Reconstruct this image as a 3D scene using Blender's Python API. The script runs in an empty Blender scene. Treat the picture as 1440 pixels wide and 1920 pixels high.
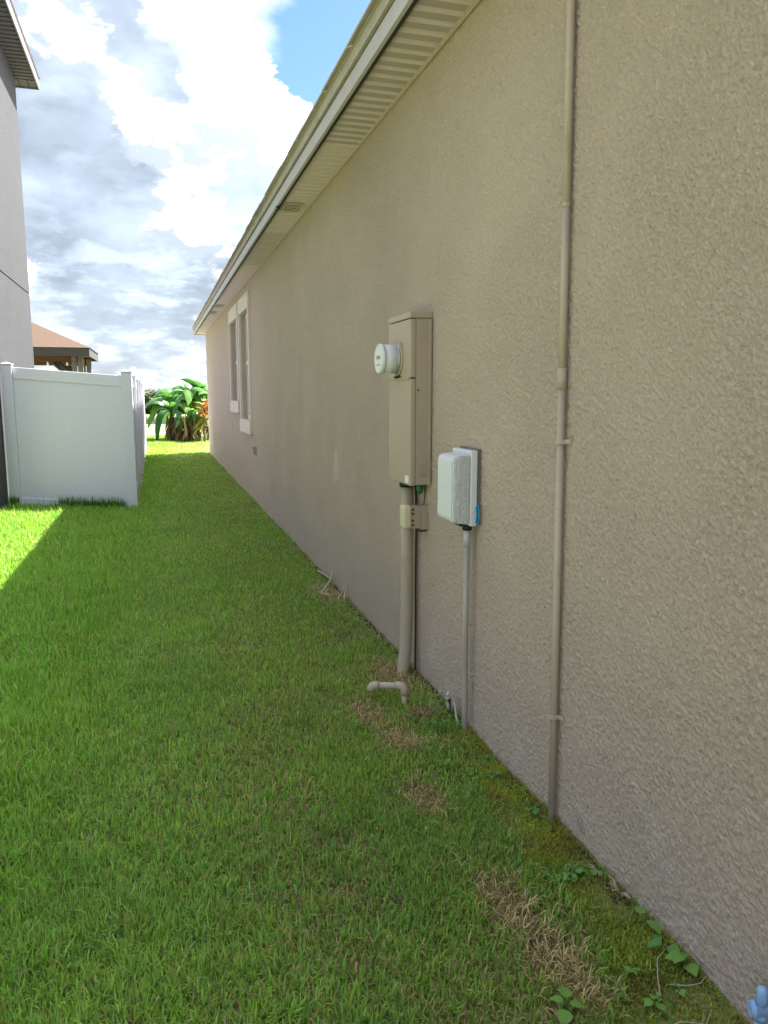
import bpy, bmesh, math, random
import numpy as np
from mathutils import Vector, Matrix

R = math.radians
rng = np.random.default_rng(7)
random.seed(7)
sc = bpy.context.scene
C = sc.collection

# ------------------------------------------------------------------ camera
cam = bpy.data.cameras.new('camera')
cam_o = bpy.data.objects.new('camera', cam)
C.objects.link(cam_o)
cam.sensor_fit = 'HORIZONTAL'
cam.sensor_width = 36.0
cam.lens = 36.0
cam.clip_start = 0.05
cam.clip_end = 3000
cam_o.location = (0, 0, 1.52)
cam_o.rotation_euler = (R(90 - 8.6475), 0, R(-16.4475))
sc.camera = cam_o

# ------------------------------------------------------------------ exposure
vs = sc.view_settings
vs.view_transform = 'Standard'
vs.look = 'None'
vs.gamma = 1.0
vs.use_curve_mapping = False
vs.exposure = 3.42
sc.display_settings.display_device = 'sRGB'
sc.cycles.max_bounces = 8
sc.cycles.diffuse_bounces = 4
sc.cycles.transparent_max_bounces = 8
sc.cycles.use_denoising = True

# ------------------------------------------------------------------ sun
SUN = Vector((0.684, 0.40, 1.0)).normalized()
sun = bpy.data.lights.new('sun', 'SUN')
sun.energy = 2.1
sun.angle = R(0.53)
sun.color = (1.0, 0.955, 0.87)
sun_o = bpy.data.objects.new('sun', sun)
C.objects.link(sun_o)
sun_o.rotation_euler = (-SUN).to_track_quat('-Z', 'Y').to_euler()


# ------------------------------------------------------------------ node helper
class NT:
    def __init__(self, tree):
        self.t = tree
        self.n = tree.nodes
        self.l = tree.links

    def new(self, typ, **kw):
        nd = self.n.new(typ)
        for k, v in kw.items():
            setattr(nd, k, v)
        return nd

    def put(self, sock, v):
        if isinstance(v, bpy.types.NodeSocket):
            self.l.new(v, sock)
        elif v is not None:
            if hasattr(sock.default_value, '__len__') and not hasattr(v, '__len__'):
                v = [v] * len(sock.default_value)
            if hasattr(sock.default_value, '__len__') and len(sock.default_value) == 4 and len(v) == 3:
                v = tuple(v) + (1.0,)
            sock.default_value = v

    def math(self, op, a, b=None, c=None, clamp=False):
        nd = self.new('ShaderNodeMath', operation=op, use_clamp=clamp)
        self.put(nd.inputs[0], a)
        if b is not None:
            self.put(nd.inputs[1], b)
        if c is not None:
            self.put(nd.inputs[2], c)
        return nd.outputs[0]

    def vec(self, op, a, b=None, scale=None):
        nd = self.new('ShaderNodeVectorMath', operation=op)
        self.put(nd.inputs[0], a)
        if b is not None:
            self.put(nd.inputs[1], b)
        if scale is not None:
            self.put(nd.inputs['Scale'], scale)
        return nd.outputs['Value'] if op in ('DISTANCE', 'LENGTH', 'DOT_PRODUCT') else nd.outputs['Vector']

    def noise(self, vec, scale, detail=3.0, rough=0.5, dist=0.0):
        nd = self.new('ShaderNodeTexNoise')
        self.put(nd.inputs['Vector'], vec)
        nd.inputs['Scale'].default_value = scale
        nd.inputs['Detail'].default_value = detail
        nd.inputs['Roughness'].default_value = rough
        nd.inputs['Distortion'].default_value = dist
        return nd.outputs['Fac']

    def ramp(self, v, a, b, lo=0.0, hi=1.0, smooth=True):
        nd = self.new('ShaderNodeMapRange')
        nd.interpolation_type = 'SMOOTHSTEP' if smooth else 'LINEAR'
        nd.clamp = True
        self.put(nd.inputs['Value'], v)
        nd.inputs['From Min'].default_value = a
        nd.inputs['From Max'].default_value = b
        nd.inputs['To Min'].default_value = lo
        nd.inputs['To Max'].default_value = hi
        return nd.outputs['Result']

    def mix(self, f, a, b, blend='MIX'):
        nd = self.new('ShaderNodeMix', data_type='RGBA', blend_type=blend)
        self.put(nd.inputs[0], f)
        self.put(nd.inputs[6], a)
        self.put(nd.inputs[7], b)
        return nd.outputs[2]

    def xyz(self, v):
        nd = self.new('ShaderNodeSeparateXYZ')
        self.put(nd.inputs[0], v)
        return nd.outputs[0], nd.outputs[1], nd.outputs[2]

    def comb(self, x, y, z):
        nd = self.new('ShaderNodeCombineXYZ')
        self.put(nd.inputs[0], x)
        self.put(nd.inputs[1], y)
        self.put(nd.inputs[2], z)
        return nd.outputs[0]


# ------------------------------------------------------------------ world: clear sky with broken cumulus
world = bpy.data.worlds.new('World')
sc.world = world
world.use_nodes = True
w = NT(world.node_tree)
w.n.clear()
sky = w.new('ShaderNodeTexSky', sky_type='NISHITA')
sky.sun_disc = False
sky.sun_elevation = math.asin(SUN.z)
sky.sun_rotation = math.atan2(SUN.x, SUN.y)
sky.air_density = 1.0
sky.dust_density = 0.6
sky.ozone_density = 2.5
d = w.vec('NORMALIZE', w.new('ShaderNodeTexCoord').outputs['Generated'])
dx, dy, dz = w.xyz(d)


ds = w.comb(dx, dy, w.math('MULTIPLY', dz, 1.7))            # clouds are flatter than they are wide
wob = w.new('ShaderNodeTexNoise')
wob.inputs['Scale'].default_value = 9.0
wob.inputs['Detail'].default_value = 4.0
w.put(wob.inputs['Vector'], ds)
dsw = w.vec('ADD', ds, w.vec('SCALE', w.vec('SUBTRACT', wob.outputs['Color'], (0.5, 0.5, 0.5)), scale=0.03))
dw = w.vec('ADD', d, w.vec('SCALE', w.vec('SUBTRACT', wob.outputs['Color'], (0.5, 0.5, 0.5)), scale=0.085))


def gauss(c, r, amp, v=None):
    q = w.math('DIVIDE', w.vec('DISTANCE', dw if v is None else v, c), r)
    return w.math('MULTIPLY', w.math('EXPONENT', w.math('MULTIPLY', w.math('MULTIPLY', q, q), -1.0)), amp)


def total(items, v=None):
    s = None
    for it in items:
        g = gauss(*it, v)
        s = g if s is None else w.math('ADD', s, g)
    return s


# cloud heaps and gaps (direction, angular radius, amount)
heap = [((0.0773, 0.9486, 0.3069), 0.055, 0.22), ((0.1491, 0.9405, 0.3053), 0.055, 0.24),
        ((0.0186, 0.9545, 0.2977), 0.035, 0.10), ((0.0861, 0.916, 0.3916), 0.050, 0.22),
        ((-0.0308, 0.9458, 0.3233), 0.026, 0.16), ((0.0448, 0.9798, 0.1948), 0.045, 0.17),
        ((-0.0444, 0.932, 0.3596), 0.025, 0.10),
        ((0.2000, 0.9020, 0.3821), 0.062, -0.50), ((0.0371, 0.9421, 0.3334), 0.022, -0.30),
        ((-0.0961, 0.9618, 0.2563), 0.080, -0.26), ((-0.049, 0.9909, 0.1252), 0.090, -0.10),
        ((0.1258, 0.9657, 0.2272), 0.040, -0.20), ((0.0, 0.9296, 0.3684), 0.028, -0.22)]
veil = [((-0.0961, 0.9618, 0.2563), 0.12, 0.30), ((0.0, 0.9296, 0.3684), 0.08, 0.25),
        ((-0.049, 0.9909, 0.1252), 0.13, 0.22), ((0.1258, 0.9657, 0.2272), 0.08, 0.20),
        ((0.2158, 0.8986, 0.3821), 0.085, -0.55), ((0.0371, 0.9421, 0.3334), 0.022, -0.40)]
def cum(v, det):
    big = w.noise(v, 4.3, 1.0, 0.5)
    fine = w.noise(v, 17.0, det, 0.58)
    return w.math('ADD', w.math('MULTIPLY', big, 0.42), w.math('MULTIPLY', fine, 0.58))


step = Vector((SUN.x * 0.5, SUN.y * 0.5, SUN.z)) * 0.023
n0 = w.math('ADD', w.math('ADD', cum(dsw, 6.0), total(heap)), w.ramp(dz, 0.02, 0.14, 0.045, 0.0))
n1 = w.math('ADD', cum(w.vec('ADD', dsw, (step.x, step.y, step.z * 1.7)), 4.0), total(heap, w.vec('ADD', dw, tuple(step))))
B = w.ramp(n0, 0.485, 0.580)
core = w.ramp(n0, 0.50, 0.85)
relief = w.math('SUBTRACT', n0, n1)
glow = w.vec('DISTANCE', d, tuple(SUN))  # extra cloud brightness toward the sun, added mostly overhead to light the lawn
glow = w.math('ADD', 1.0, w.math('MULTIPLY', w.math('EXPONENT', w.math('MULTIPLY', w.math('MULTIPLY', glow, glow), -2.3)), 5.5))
bright = w.math('ADD', w.math('ADD', 0.165, w.math('MULTIPLY', core, 0.05)), w.math('MULTIPLY', relief, 1.25))
bright = w.math('MINIMUM', w.math('MAXIMUM', bright, 0.095), 0.36)
tint = w.mix(w.ramp(bright, 0.095, 0.18), (0.88, 1.0, 1.13), (0.98, 1.0, 1.03))
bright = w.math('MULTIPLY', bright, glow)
vn = w.noise(ds, 5.0, 6.0, 0.55)
A = w.ramp(w.math('ADD', vn, total(veil)), 0.27, 0.50)
den = w.math('ADD', w.math('MAXIMUM', dz, 0.0), 0.22)
pv = w.comb(w.math('DIVIDE', dx, den), w.math('DIVIDE', dy, den), 0.0)      # flat cloud deck seen in perspective
streak = w.ramp(w.noise(pv, 3.6, 5.0, 0.6), 0.44, 0.64)
greyv = w.ramp(w.noise(ds, 8.0, 4.0, 0.55), 0.30, 0.72, 0.062, 0.116)
greyv = w.math('ADD', greyv, w.math('MULTIPLY', w.math('MULTIPLY', streak, w.ramp(dz, 0.10, 0.24, 1.0, 0.25)), 0.07))
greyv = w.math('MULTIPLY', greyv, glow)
low = w.ramp(dz, 0.0, 0.16, 1.0, 0.0)
veil_col = w.vec('MULTIPLY', w.comb(greyv, greyv, greyv), (0.85, 0.985, 1.16))
heap_col = w.vec('MULTIPLY', w.comb(bright, bright, bright), tint)
sky_col = w.vec('SCALE', sky.outputs['Color'], scale=0.036)
sky_col = w.vec('MULTIPLY', sky_col, (0.80, 0.95, 1.14))
col = w.mix(w.math('MULTIPLY', A, 0.93), sky_col, veil_col)
col = w.mix(w.math('MULTIPLY', B, 0.97), col, heap_col)
# thin bright haze band at the horizon
col = w.mix(w.math('MULTIPLY', low, 0.35), col, (0.175, 0.19, 0.205))
bg = w.new('ShaderNodeBackground')
w.put(bg.inputs['Color'], col)
bg.inputs['Strength'].default_value = 0.575
out = w.new('ShaderNodeOutputWorld')
w.l.new(bg.outputs[0], out.inputs['Surface'])
world.cycles.sampling_method = 'MANUAL'
world.cycles.sample_map_resolution = 512


# ------------------------------------------------------------------ materials
def mat(name):
    m = bpy.data.materials.new(name)
    m.use_nodes = True
    t = NT(m.node_tree)
    b = t.n['Principled BSDF']
    return m, t, b


def bump(t, b, h, dist, strength=1.0):
    nd = t.new('ShaderNodeBump')
    nd.inputs['Strength'].default_value = strength
    nd.inputs['Distance'].default_value = dist
    t.put(nd.inputs['Height'], h)
    t.l.new(nd.outputs['Normal'], b.inputs['Normal'])


def plain(name, col, rough=0.5, var=0.06, scale=14.0, metal=0.0, bmp=0.0, bscale=60.0, dirt=None, spec=0.4):
    m, t, b = mat(name)
    co = t.new('ShaderNodeTexCoord').outputs['Object']
    n = t.noise(co, scale, 4.0, 0.6)
    c = t.mix(n, tuple(x * (1 - var) for x in col), tuple(min(1, x * (1 + var)) for x in col))
    if dirt:
        dn = t.ramp(t.noise(co, scale * 0.6, 6.0, 0.65), 0.52, 0.72)
        c = t.mix(t.math('MULTIPLY', dn, dirt[1]), c, dirt[0])
    t.put(b.inputs['Base Color'], c)
    b.inputs['Roughness'].default_value = rough
    b.inputs['Metallic'].default_value = metal
    b.inputs['Specular IOR Level'].default_value = spec
    if bmp:
        bump(t, b, t.noise(co, bscale, 4.0, 0.6), bmp)
    return m


def stucco(name, col, scale=98.0, depth=0.012, stains=False):
    m, t, b = mat(name)
    co = t.new('ShaderNodeTexCoord').outputs['Object']
    x, y, z = t.xyz(co)
    # sprayed and knocked-down relief
    wv = t.new('ShaderNodeTexNoise')
    wv.inputs['Scale'].default_value = scale * 0.5
    wv.inputs['Detail'].default_value = 2.0
    t.put(wv.inputs['Vector'], co)
    cow = t.vec('ADD', co, t.vec('SCALE', t.vec('SUBTRACT', wv.outputs['Color'], (0.5, 0.5, 0.5)), scale=0.012))
    n1 = t.noise(cow, scale, 5.0, 0.68)
    n2 = t.noise(co, scale * 0.40, 2.0, 0.5)
    flat = t.ramp(n1, 0.28, 0.66)                            # pits between flattened crests
    patch = t.ramp(t.noise(co, 1.6, 3.0, 0.5), 0.34, 0.62, 0.82, 1.0)
    h = t.math('ADD', t.math('MULTIPLY', n2, 0.32), t.math('MULTIPLY', flat, 0.58))
    h = t.math('MULTIPLY', h, patch)
    if stains:
        # true relief where the wall is close, plain bump farther off
        close = t.math('MULTIPLY', t.ramp(y, 3.0, 4.75, 1.0, 0.0), t.ramp(y, 0.62, 0.85, 0.0, 1.0))
        dn = t.new('ShaderNodeDisplacement')
        dn.inputs['Midlevel'].default_value = 0.0
        dn.inputs['Scale'].default_value = 1.0
        t.put(dn.inputs['Height'], t.math('MULTIPLY', t.math('SUBTRACT', h, 0.75), t.math('MULTIPLY', close, 0.016)))
        t.l.new(dn.outputs[0], t.n['Material Output'].inputs['Displacement'])
        m.displacement_method = 'DISPLACEMENT'
        fine = t.noise(co, 210.0, 2.0, 0.6)
        hb = t.math('ADD', t.math('MULTIPLY', h, t.math('SUBTRACT', 1.0, t.math('MULTIPLY', close, 0.55))), t.math('MULTIPLY', fine, 0.26))
        bump(t, b, hb, depth)
    else:
        bump(t, b, h, depth)
    # tone
    v = t.noise(co, 2.2, 5.0, 0.6)
    c = t.mix(v, tuple(k * 0.93 for k in col), tuple(k * 1.07 for k in col))
    hue = t.ramp(t.noise(co, 5.0, 4.0, 0.6), 0.45, 0.75)
    c = t.mix(t.math('MULTIPLY', hue, 0.20), c, (col[0] * 0.97, col[1] * 1.02, col[2] * 0.98))
    if stains:
        zz = t.math('ADD', z, t.math('MULTIPLY', t.math('SUBTRACT', t.noise(co, 3.5, 5.0, 0.6), 0.5), 0.5))
        # rain-splashed grime and pale mineral bloom above the lawn
        splash = t.math('MULTIPLY', t.ramp(zz, 0.02, 0.30, 1.0, 0.0), t.ramp(t.noise(co, 6.0, 5.0, 0.65), 0.30, 0.60))
        c = t.mix(t.math('MULTIPLY', splash, 0.38), c, (0.62, 0.53, 0.43))
        bl = t.math('MULTIPLY', t.ramp(t.noise(co, 4.2, 6.0, 0.62), 0.56, 0.70), t.ramp(zz, 0.15, 0.75, 1.0, 0.0))
        c = t.mix(t.math('MULTIPLY', bl, 0.36), c, (0.70, 0.64, 0.56))
        stretched = t.comb(x, t.math('MULTIPLY', y, 7.0), t.math('MULTIPLY', z, 0.5))
        st = t.math('MULTIPLY', t.ramp(t.noise(stretched, 1.6, 4.0, 0.6), 0.58, 0.75), t.ramp(z, 0.1, 1.9, 1.0, 0.15))
        c = t.mix(t.math('MULTIPLY', st, 0.11), c, (0.20, 0.18, 0.13))
        # rubbed pale scar
        for (py, pz, pr, f) in ((5.91, 0.985, 0.10, 0.9), (5.98, 0.90, 0.07, 0.6), (1.72, 0.26, 0.085, 0.14), (2.9, 0.42, 0.10, 0.18)):
            q = t.vec('DISTANCE', t.comb(0.0, t.math('MULTIPLY', y, 1.0), t.math('MULTIPLY', z, 0.7)), (0.0, py, pz * 0.7))
            q = t.math('ADD', q, t.math('MULTIPLY', t.math('SUBTRACT', t.noise(co, 26.0, 4.0, 0.7), 0.5), pr * 1.4))
            c = t.mix(t.math('MULTIPLY', t.ramp(q, pr * 0.4, pr, 1.0, 0.0), f), c, (0.68, 0.60, 0.50))
    t.put(b.inputs['Base Color'], c)
    b.inputs['Roughness'].default_value = 0.88
    b.inputs['Specular IOR Level'].default_value = 0.25
    return m


M = {}
M['stucco'] = stucco('stucco_tan', (0.588, 0.472, 0.390), stains=True)
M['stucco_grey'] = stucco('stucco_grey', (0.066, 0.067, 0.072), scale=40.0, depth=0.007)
M['trim'] = plain('window_trim_paint', (0.66, 0.59, 0.51), 0.7, bmp=0.001, bscale=120)
M['vinyl_frame'] = plain('window_frame_vinyl', (0.72, 0.71, 0.68), 0.45)
M['fascia'] = plain('fascia_metal', (0.50, 0.46, 0.49), 0.45, var=0.10, scale=7, dirt=((0.33, 0.30, 0.27), 0.35))
M['drip'] = plain('weathered_drip_edge', (0.45, 0.40, 0.375), 0.7, var=0.22, scale=9, dirt=((0.22, 0.20, 0.18), 0.6))
M['shingle'] = plain('asphalt_shingle', (0.55, 0.49, 0.46), 0.95, var=0.35, scale=40, bmp=0.004, bscale=180)
M['brown_shingle'] = plain('brown_shingle', (0.10, 0.062, 0.042), 0.95, var=0.2, scale=12, bmp=0.004, bscale=90)
M['gap'] = plain('dark_gap', (0.035, 0.032, 0.028), 0.9)
M['white_vinyl'] = plain('white_vinyl', (0.66, 0.67, 0.75), 0.38, var=0.015, scale=3, dirt=((0.66, 0.66, 0.62), 0.10))
M['tan_metal'] = plain('tan_painted_steel', (0.46, 0.37, 0.285), 0.42, var=0.03, scale=6, dirt=((0.30, 0.26, 0.19), 0.25))
M['tan_pipe'] = plain('tan_painted_pipe', (0.505, 0.415, 0.33), 0.55, var=0.07, scale=9, dirt=((0.27, 0.23, 0.17), 0.3))
M['big_pipe'] = plain('weathered_pvc_conduit', (0.44, 0.375, 0.285), 0.55, var=0.08, scale=7, dirt=((0.24, 0.21, 0.16), 0.35))
M['grey_pipe'] = plain('grey_pvc_pipe', (0.44, 0.395, 0.335), 0.5, var=0.08, scale=10, dirt=((0.30, 0.27, 0.21), 0.4))
M['lilac_pipe'] = plain('pale_pvc_fitting', (0.56, 0.55, 0.60), 0.45)
M['white_plastic'] = plain('white_utility_plastic', (0.76, 0.77, 0.80), 0.45, var=0.03, dirt=((0.55, 0.55, 0.53), 0.15))
M['chalk_plastic'] = plain('chalky_utility_plastic', (0.60, 0.605, 0.61), 0.75, var=0.12, scale=30, bmp=0.014, bscale=60, dirt=((0.42, 0.42, 0.40), 0.45))
M['cream_plastic'] = plain('cream_utility_plastic', (0.66, 0.58, 0.40), 0.45, var=0.06, dirt=((0.42, 0.34, 0.2), 0.3))
M['black'] = plain('black_rubber', (0.02, 0.02, 0.02), 0.6)
M['dark_plate'] = plain('shadow_grey_plate', (0.20, 0.185, 0.165), 0.7)
M['copper'] = plain('oxidised_ground_wire', (0.055, 0.04, 0.03), 0.6)
M['green_plastic'] = plain('green_fitting', (0.02, 0.20, 0.10), 0.5)
M['blue_plastic'] = plain('blue_cable_jacket', (0.03, 0.30, 0.55), 0.4)
M['valve_blue'] = plain('pale_blue_pvc', (0.32, 0.52, 0.84), 0.38, var=0.08, scale=20, dirt=((0.20, 0.28, 0.38), 0.25))
M['sticker'] = plain('paper_sticker', (0.82, 0.81, 0.76), 0.6)
M['steel'] = plain('galvanised_steel', (0.55, 0.55, 0.54), 0.35, metal=0.9)
M['dial'] = plain('meter_dial', (0.80, 0.80, 0.82), 0.5)
M['lcd'] = plain('meter_display', (0.30, 0.33, 0.31), 0.25)
M['dark_wood'] = plain('dark_stained_wood', (0.085, 0.062, 0.05), 0.7, var=0.2, scale=10)
M['grey_wood'] = plain('weathered_wood_post', (0.16, 0.135, 0.115), 0.8, var=0.25, scale=10)
M['gazebo_fascia'] = plain('painted_gazebo_fascia', (0.065, 0.056, 0.062), 0.6)
M['beam_wood'] = plain('red_brown_beam', (0.14, 0.06, 0.035), 0.7, var=0.2)
M['twig'] = plain('bleached_twig', (0.50, 0.43, 0.31), 0.8, var=0.25, scale=30)
M['bark'] = plain('bark', (0.12, 0.09, 0.065), 0.9, var=0.3, scale=20, bmp=0.01, bscale=25)
M['bulb'] = plain('bulb_glass', (0.85, 0.83, 0.78), 0.2)
M['wood_dark_soil'] = plain('soil_clod', (0.10, 0.065, 0.045), 0.95, var=0.4, scale=30, bmp=0.01, bscale=60)

# window glass
m, t, b = mat('window_glass')
b.inputs['Base Color'].default_value = (0.30, 0.31, 0.29, 1)
b.inputs['Roughness'].default_value = 0.06
b.inputs['Specular IOR Level'].default_value = 0.7
M['glass'] = m
# screened sash
m, t, b = mat('insect_screen')
co = t.new('ShaderNodeTexCoord').outputs['Object']
b.inputs['Base Color'].default_value = (0.03, 0.03, 0.028, 1)
b.inputs['Roughness'].default_value = 0.8
M['screen'] = m
# clear meter dome
m, t, b = mat('clear_meter_cover')
b.inputs['Base Color'].default_value = (0.93, 0.96, 0.97, 1)
b.inputs['Roughness'].default_value = 0.05
b.inputs['Transmission Weight'].default_value = 0.55
b.inputs['IOR'].default_value = 1.3
M['clear'] = m

# soffit metal: solid and perforated
for nm, holes in (('soffit_solid', False), ('soffit_vented', True)):
    m, t, b = mat(nm)
    co = t.new('ShaderNodeTexCoord').outputs['Object']
    x, y, z = t.xyz(co)
    n = t.noise(co, 5.0, 5.0, 0.6)
    c = t.mix(n, (0.66, 0.545, 0.57), (0.76, 0.64, 0.67))
    grime = t.ramp(t.noise(co, 16.0, 5.0, 0.7), 0.55, 0.8)
    c = t.mix(t.math('MULTIPLY', grime, 0.35), c, (0.26, 0.26, 0.19))
    if holes:
        # rows of punched holes in the flat of every 10 cm rib
        rib = t.math('FRACT', t.math('DIVIDE', y, 0.1016))
        band = t.math('MULTIPLY', t.math('GREATER_THAN', rib, 0.20), t.math('LESS_THAN', rib, 0.74))
        row = t.math('FLOOR', t.math('DIVIDE', y, 0.0062))
        sx = t.math('ADD', t.math('DIVIDE', x, 0.0072), t.math('MULTIPLY', row, 0.5))
        u = t.math('SUBTRACT', t.math('FRACT', sx), 0.5)
        v = t.math('SUBTRACT', t.math('FRACT', t.math('DIVIDE', y, 0.0062)), 0.5)
        rr = t.math('ADD', t.math('MULTIPLY', u, u), t.math('MULTIPLY', v, v))
        hole = t.math('MULTIPLY', t.ramp(rr, 0.10, 0.20, 1.0, 0.0), band)
        xin = t.math('MULTIPLY', t.math('GREATER_THAN', x, 1.09), t.math('LESS_THAN', x, 1.33))
        c = t.mix(t.math('MULTIPLY', hole, t.math('MULTIPLY', xin, 0.8)), c, (0.05, 0.05, 0.04))
    t.put(b.inputs['Base Color'], c)
    b.inputs['Roughness'].default_value = 0.5
    M[nm] = m

# foliage driven by per-blade colour
def leafmat(name, trans=0.3, rough=0.5, attr='Col', col=None, veins=False):
    m, t, b = mat(name)
    if col is None:
        a = t.new('ShaderNodeAttribute', attribute_name=attr).outputs['Color']
    else:
        co = t.new('ShaderNodeTexCoord').outputs['Object']
        a = t.mix(t.noise(co, 6.0, 3.0), tuple(k * 0.72 for k in col), tuple(k * 1.25 for k in col))
    t.put(b.inputs['Base Color'], a)
    b.inputs['Roughness'].default_value = rough
    b.inputs['Specular IOR Level'].default_value = 0.35
    tr = t.new('ShaderNodeBsdfTranslucent')
    t.put(tr.inputs['Color'], t.vec('MULTIPLY', a, (1.1, 1.15, 0.7)))
    mx = t.new('ShaderNodeMixShader')
    mx.inputs[0].default_value = trans
    t.l.new(b.outputs[0], mx.inputs[1])
    t.l.new(tr.outputs[0], mx.inputs[2])
    t.l.new(mx.outputs[0], t.n['Material Output'].inputs['Surface'])
    return m


M['blade'] = leafmat('grass_blade', 0.48, 0.42)
M['tree_leaf'] = leafmat('tree_leaf', 0.2, 0.6)
M['banana'] = leafmat('banana_leaf', 0.30, 0.40, col=(0.10, 0.26, 0.065))
M['banana_young'] = leafmat('young_banana_leaf', 0.40, 0.40, col=(0.17, 0.32, 0.03))
M['banana_dead'] = leafmat('dry_banana_leaf', 0.08, 0.85, col=(0.21, 0.125, 0.07))
M['red_leaf'] = leafmat('red_croton_leaf', 0.25, 0.5, col=(0.42, 0.075, 0.025))
M['yellow_leaf'] = leafmat('yellowing_leaf', 0.25, 0.5, col=(0.34, 0.30, 0.07))
M['weed'] = leafmat('weed_leaf', 0.28, 0.5, col=(0.22, 0.42, 0.09))
M['weed_dark'] = leafmat('weed_leaf_dark', 0.22, 0.5, col=(0.14, 0.32, 0.085))
M['stem'] = plain('banana_stem', (0.07, 0.055, 0.03), 0.8, var=0.3)

# ground: soil and thatch, grading to plain turf where the blades can no longer be told apart
m, t, b = mat('lawn_soil')
co = t.new('ShaderNodeTexCoord').outputs['Object']
x, y, z = t.xyz(co)
n1 = t.noise(co, 28.0, 6.0, 0.7)
n2 = t.noise(co, 3.0, 4.0, 0.6)
soil = t.mix(n1, (0.08, 0.058, 0.036), (0.30, 0.22, 0.13))
thatch = t.mix(n1, (0.14, 0.18, 0.045), (0.28, 0.34, 0.09))
c = t.mix(t.ramp(n2, 0.35, 0.6), soil, thatch)
far = t.math('MAXIMUM', t.ramp(y, 8.0, 22.0), t.math('MAXIMUM', t.ramp(x, -2.1, -1.8, 1.0, 0.0), t.ramp(y, 0.3, 1.0, 1.0, 0.0)))
turf = t.mix(t.noise(co, 1.3, 5.0, 0.65), (0.17, 0.205, 0.085), (0.245, 0.27, 0.12))
dry = t.ramp(t.noise(co, 0.35, 4.0, 0.6), 0.52, 0.70)
turf = t.mix(t.math('MULTIPLY', dry, 0.55), turf, (0.26, 0.22, 0.08))
c = t.mix(far, c, turf)
t.put(b.inputs['Base Color'], c)
b.inputs['Roughness'].default_value = 0.95
bump(t, b, n1, 0.015)
M['soil'] = m

m, t, b = mat('lake_water')
co = t.new('ShaderNodeTexCoord').outputs['Object']
b.inputs['Base Color'].default_value = (0.03, 0.045, 0.05, 1)
b.inputs['Roughness'].default_value = 0.08
b.inputs['Specular IOR Level'].default_value = 0.6
bump(t, b, t.noise(t.vec('MULTIPLY', co, (1.0, 3.0, 1.0)), 1.2, 3.0), 0.02)
M['water'] = m


# ------------------------------------------------------------------ mesh helpers
def mesh_from(name, verts, faces, smooth=False):
    me = bpy.data.meshes.new(name)
    me.from_pydata([tuple(v) for v in verts], [], faces)
    me.update()
    if smooth:
        me.polygons.foreach_set('use_smooth', [True] * len(me.polygons))
    return me


def from_bm(name, bm, smooth=False):
    bmesh.ops.recalc_face_normals(bm, faces=bm.faces)
    me = bpy.data.meshes.new(name)
    bm.to_mesh(me)
    bm.free()
    if smooth:
        me.polygons.foreach_set('use_smooth', [True] * len(me.polygons))
    return me


def link(name, me, m=None, parent=None, loc=(0, 0, 0), rot=(0, 0, 0)):
    o = bpy.data.objects.new(name, me)
    C.objects.link(o)
    if m is not None and me is not None:
        if len(me.materials) == 0:
            me.materials.append(M[m] if isinstance(m, str) else m)
    o.parent = parent
    o.location = loc
    o.rotation_euler = rot
    return o


def tag(o, label=None, cat=None, group=None, kind=None):
    if label:
        o['label'] = label
    if cat:
        o['category'] = cat
    if group:
        o['group'] = group
    if kind:
        o['kind'] = kind
    return o


def empty(name, label, cat, loc=(0, 0, 0), group=None):
    o = bpy.data.objects.new(name, None)
    o.empty_display_size = 0.1
    C.objects.link(o)
    o.location = loc
    return tag(o, label, cat, group)


def bm_box(bm, x0, x1, y0, y1, z0, z1, bevel=0.0, seg=2):
    r = bmesh.ops.create_cube(bm, size=1.0)
    bmesh.ops.scale(bm, vec=(x1 - x0, y1 - y0, z1 - z0), verts=r['verts'])
    bmesh.ops.translate(bm, vec=((x0 + x1) / 2, (y0 + y1) / 2, (z0 + z1) / 2), verts=r['verts'])
    if bevel > 0:
        ed = list({e for v in r['verts'] for e in v.link_edges})
        bmesh.ops.bevel(bm, geom=ed, offset=bevel, segments=seg, profile=0.6, affect='EDGES')


def box(name, x0, x1, y0, y1, z0, z1, m, parent=None, bevel=0.0, seg=2):
    """box part; coordinates relative to the parent"""
    bm = bmesh.new()
    bm_box(bm, x0, x1, y0, y1, z0, z1, bevel, seg)
    return link(name, from_bm(name, bm), m, parent)


def tube_mesh(name, pts, rad, seg=16, cap=True):
    pts = [Vector(p) for p in pts]
    n = len(pts)
    rads = rad if hasattr(rad, '__len__') else [rad] * n
    V, F = [], []
    up = None
    for i, p in enumerate(pts):
        a = pts[max(0, i - 1)]
        c = pts[min(n - 1, i + 1)]
        tdir = (c - a).normalized()
        if up is None:
            up = Vector((1, 0, 0)) if abs(tdir.x) < 0.9 else Vector((0, 1, 0))
        s = tdir.cross(up).normalized()
        up = s.cross(tdir).normalized()
        for k in range(seg):
            an = 2 * math.pi * k / seg
            V.append(p + (s * math.cos(an) + up * math.sin(an)) * rads[i])
    for i in range(n - 1):
        for k in range(seg):
            k2 = (k + 1) % seg
            F.append((i * seg + k, i * seg + k2, (i + 1) * seg + k2, (i + 1) * seg + k))
    if cap:
        F.append(tuple(range(seg - 1, -1, -1)))
        F.append(tuple((n - 1) * seg + k for k in range(seg)))
    me = mesh_from(name, V, F)
    for p in me.polygons:
        p.use_smooth = len(p.vertices) == 4
    return me


def tube(name, pts, rad, m, parent=None, seg=16):
    return link(name, tube_mesh(name, pts, rad, seg), m, parent)


def arc(c, r, a0, a1, n, ax, ay):
    c, ax, ay = Vector(c), Vector(ax), Vector(ay)
    return [c + (ax * math.cos(a0 + (a1 - a0) * i / n) + ay * math.sin(a0 + (a1 - a0) * i / n)) * r for i in range(n + 1)]


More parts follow.
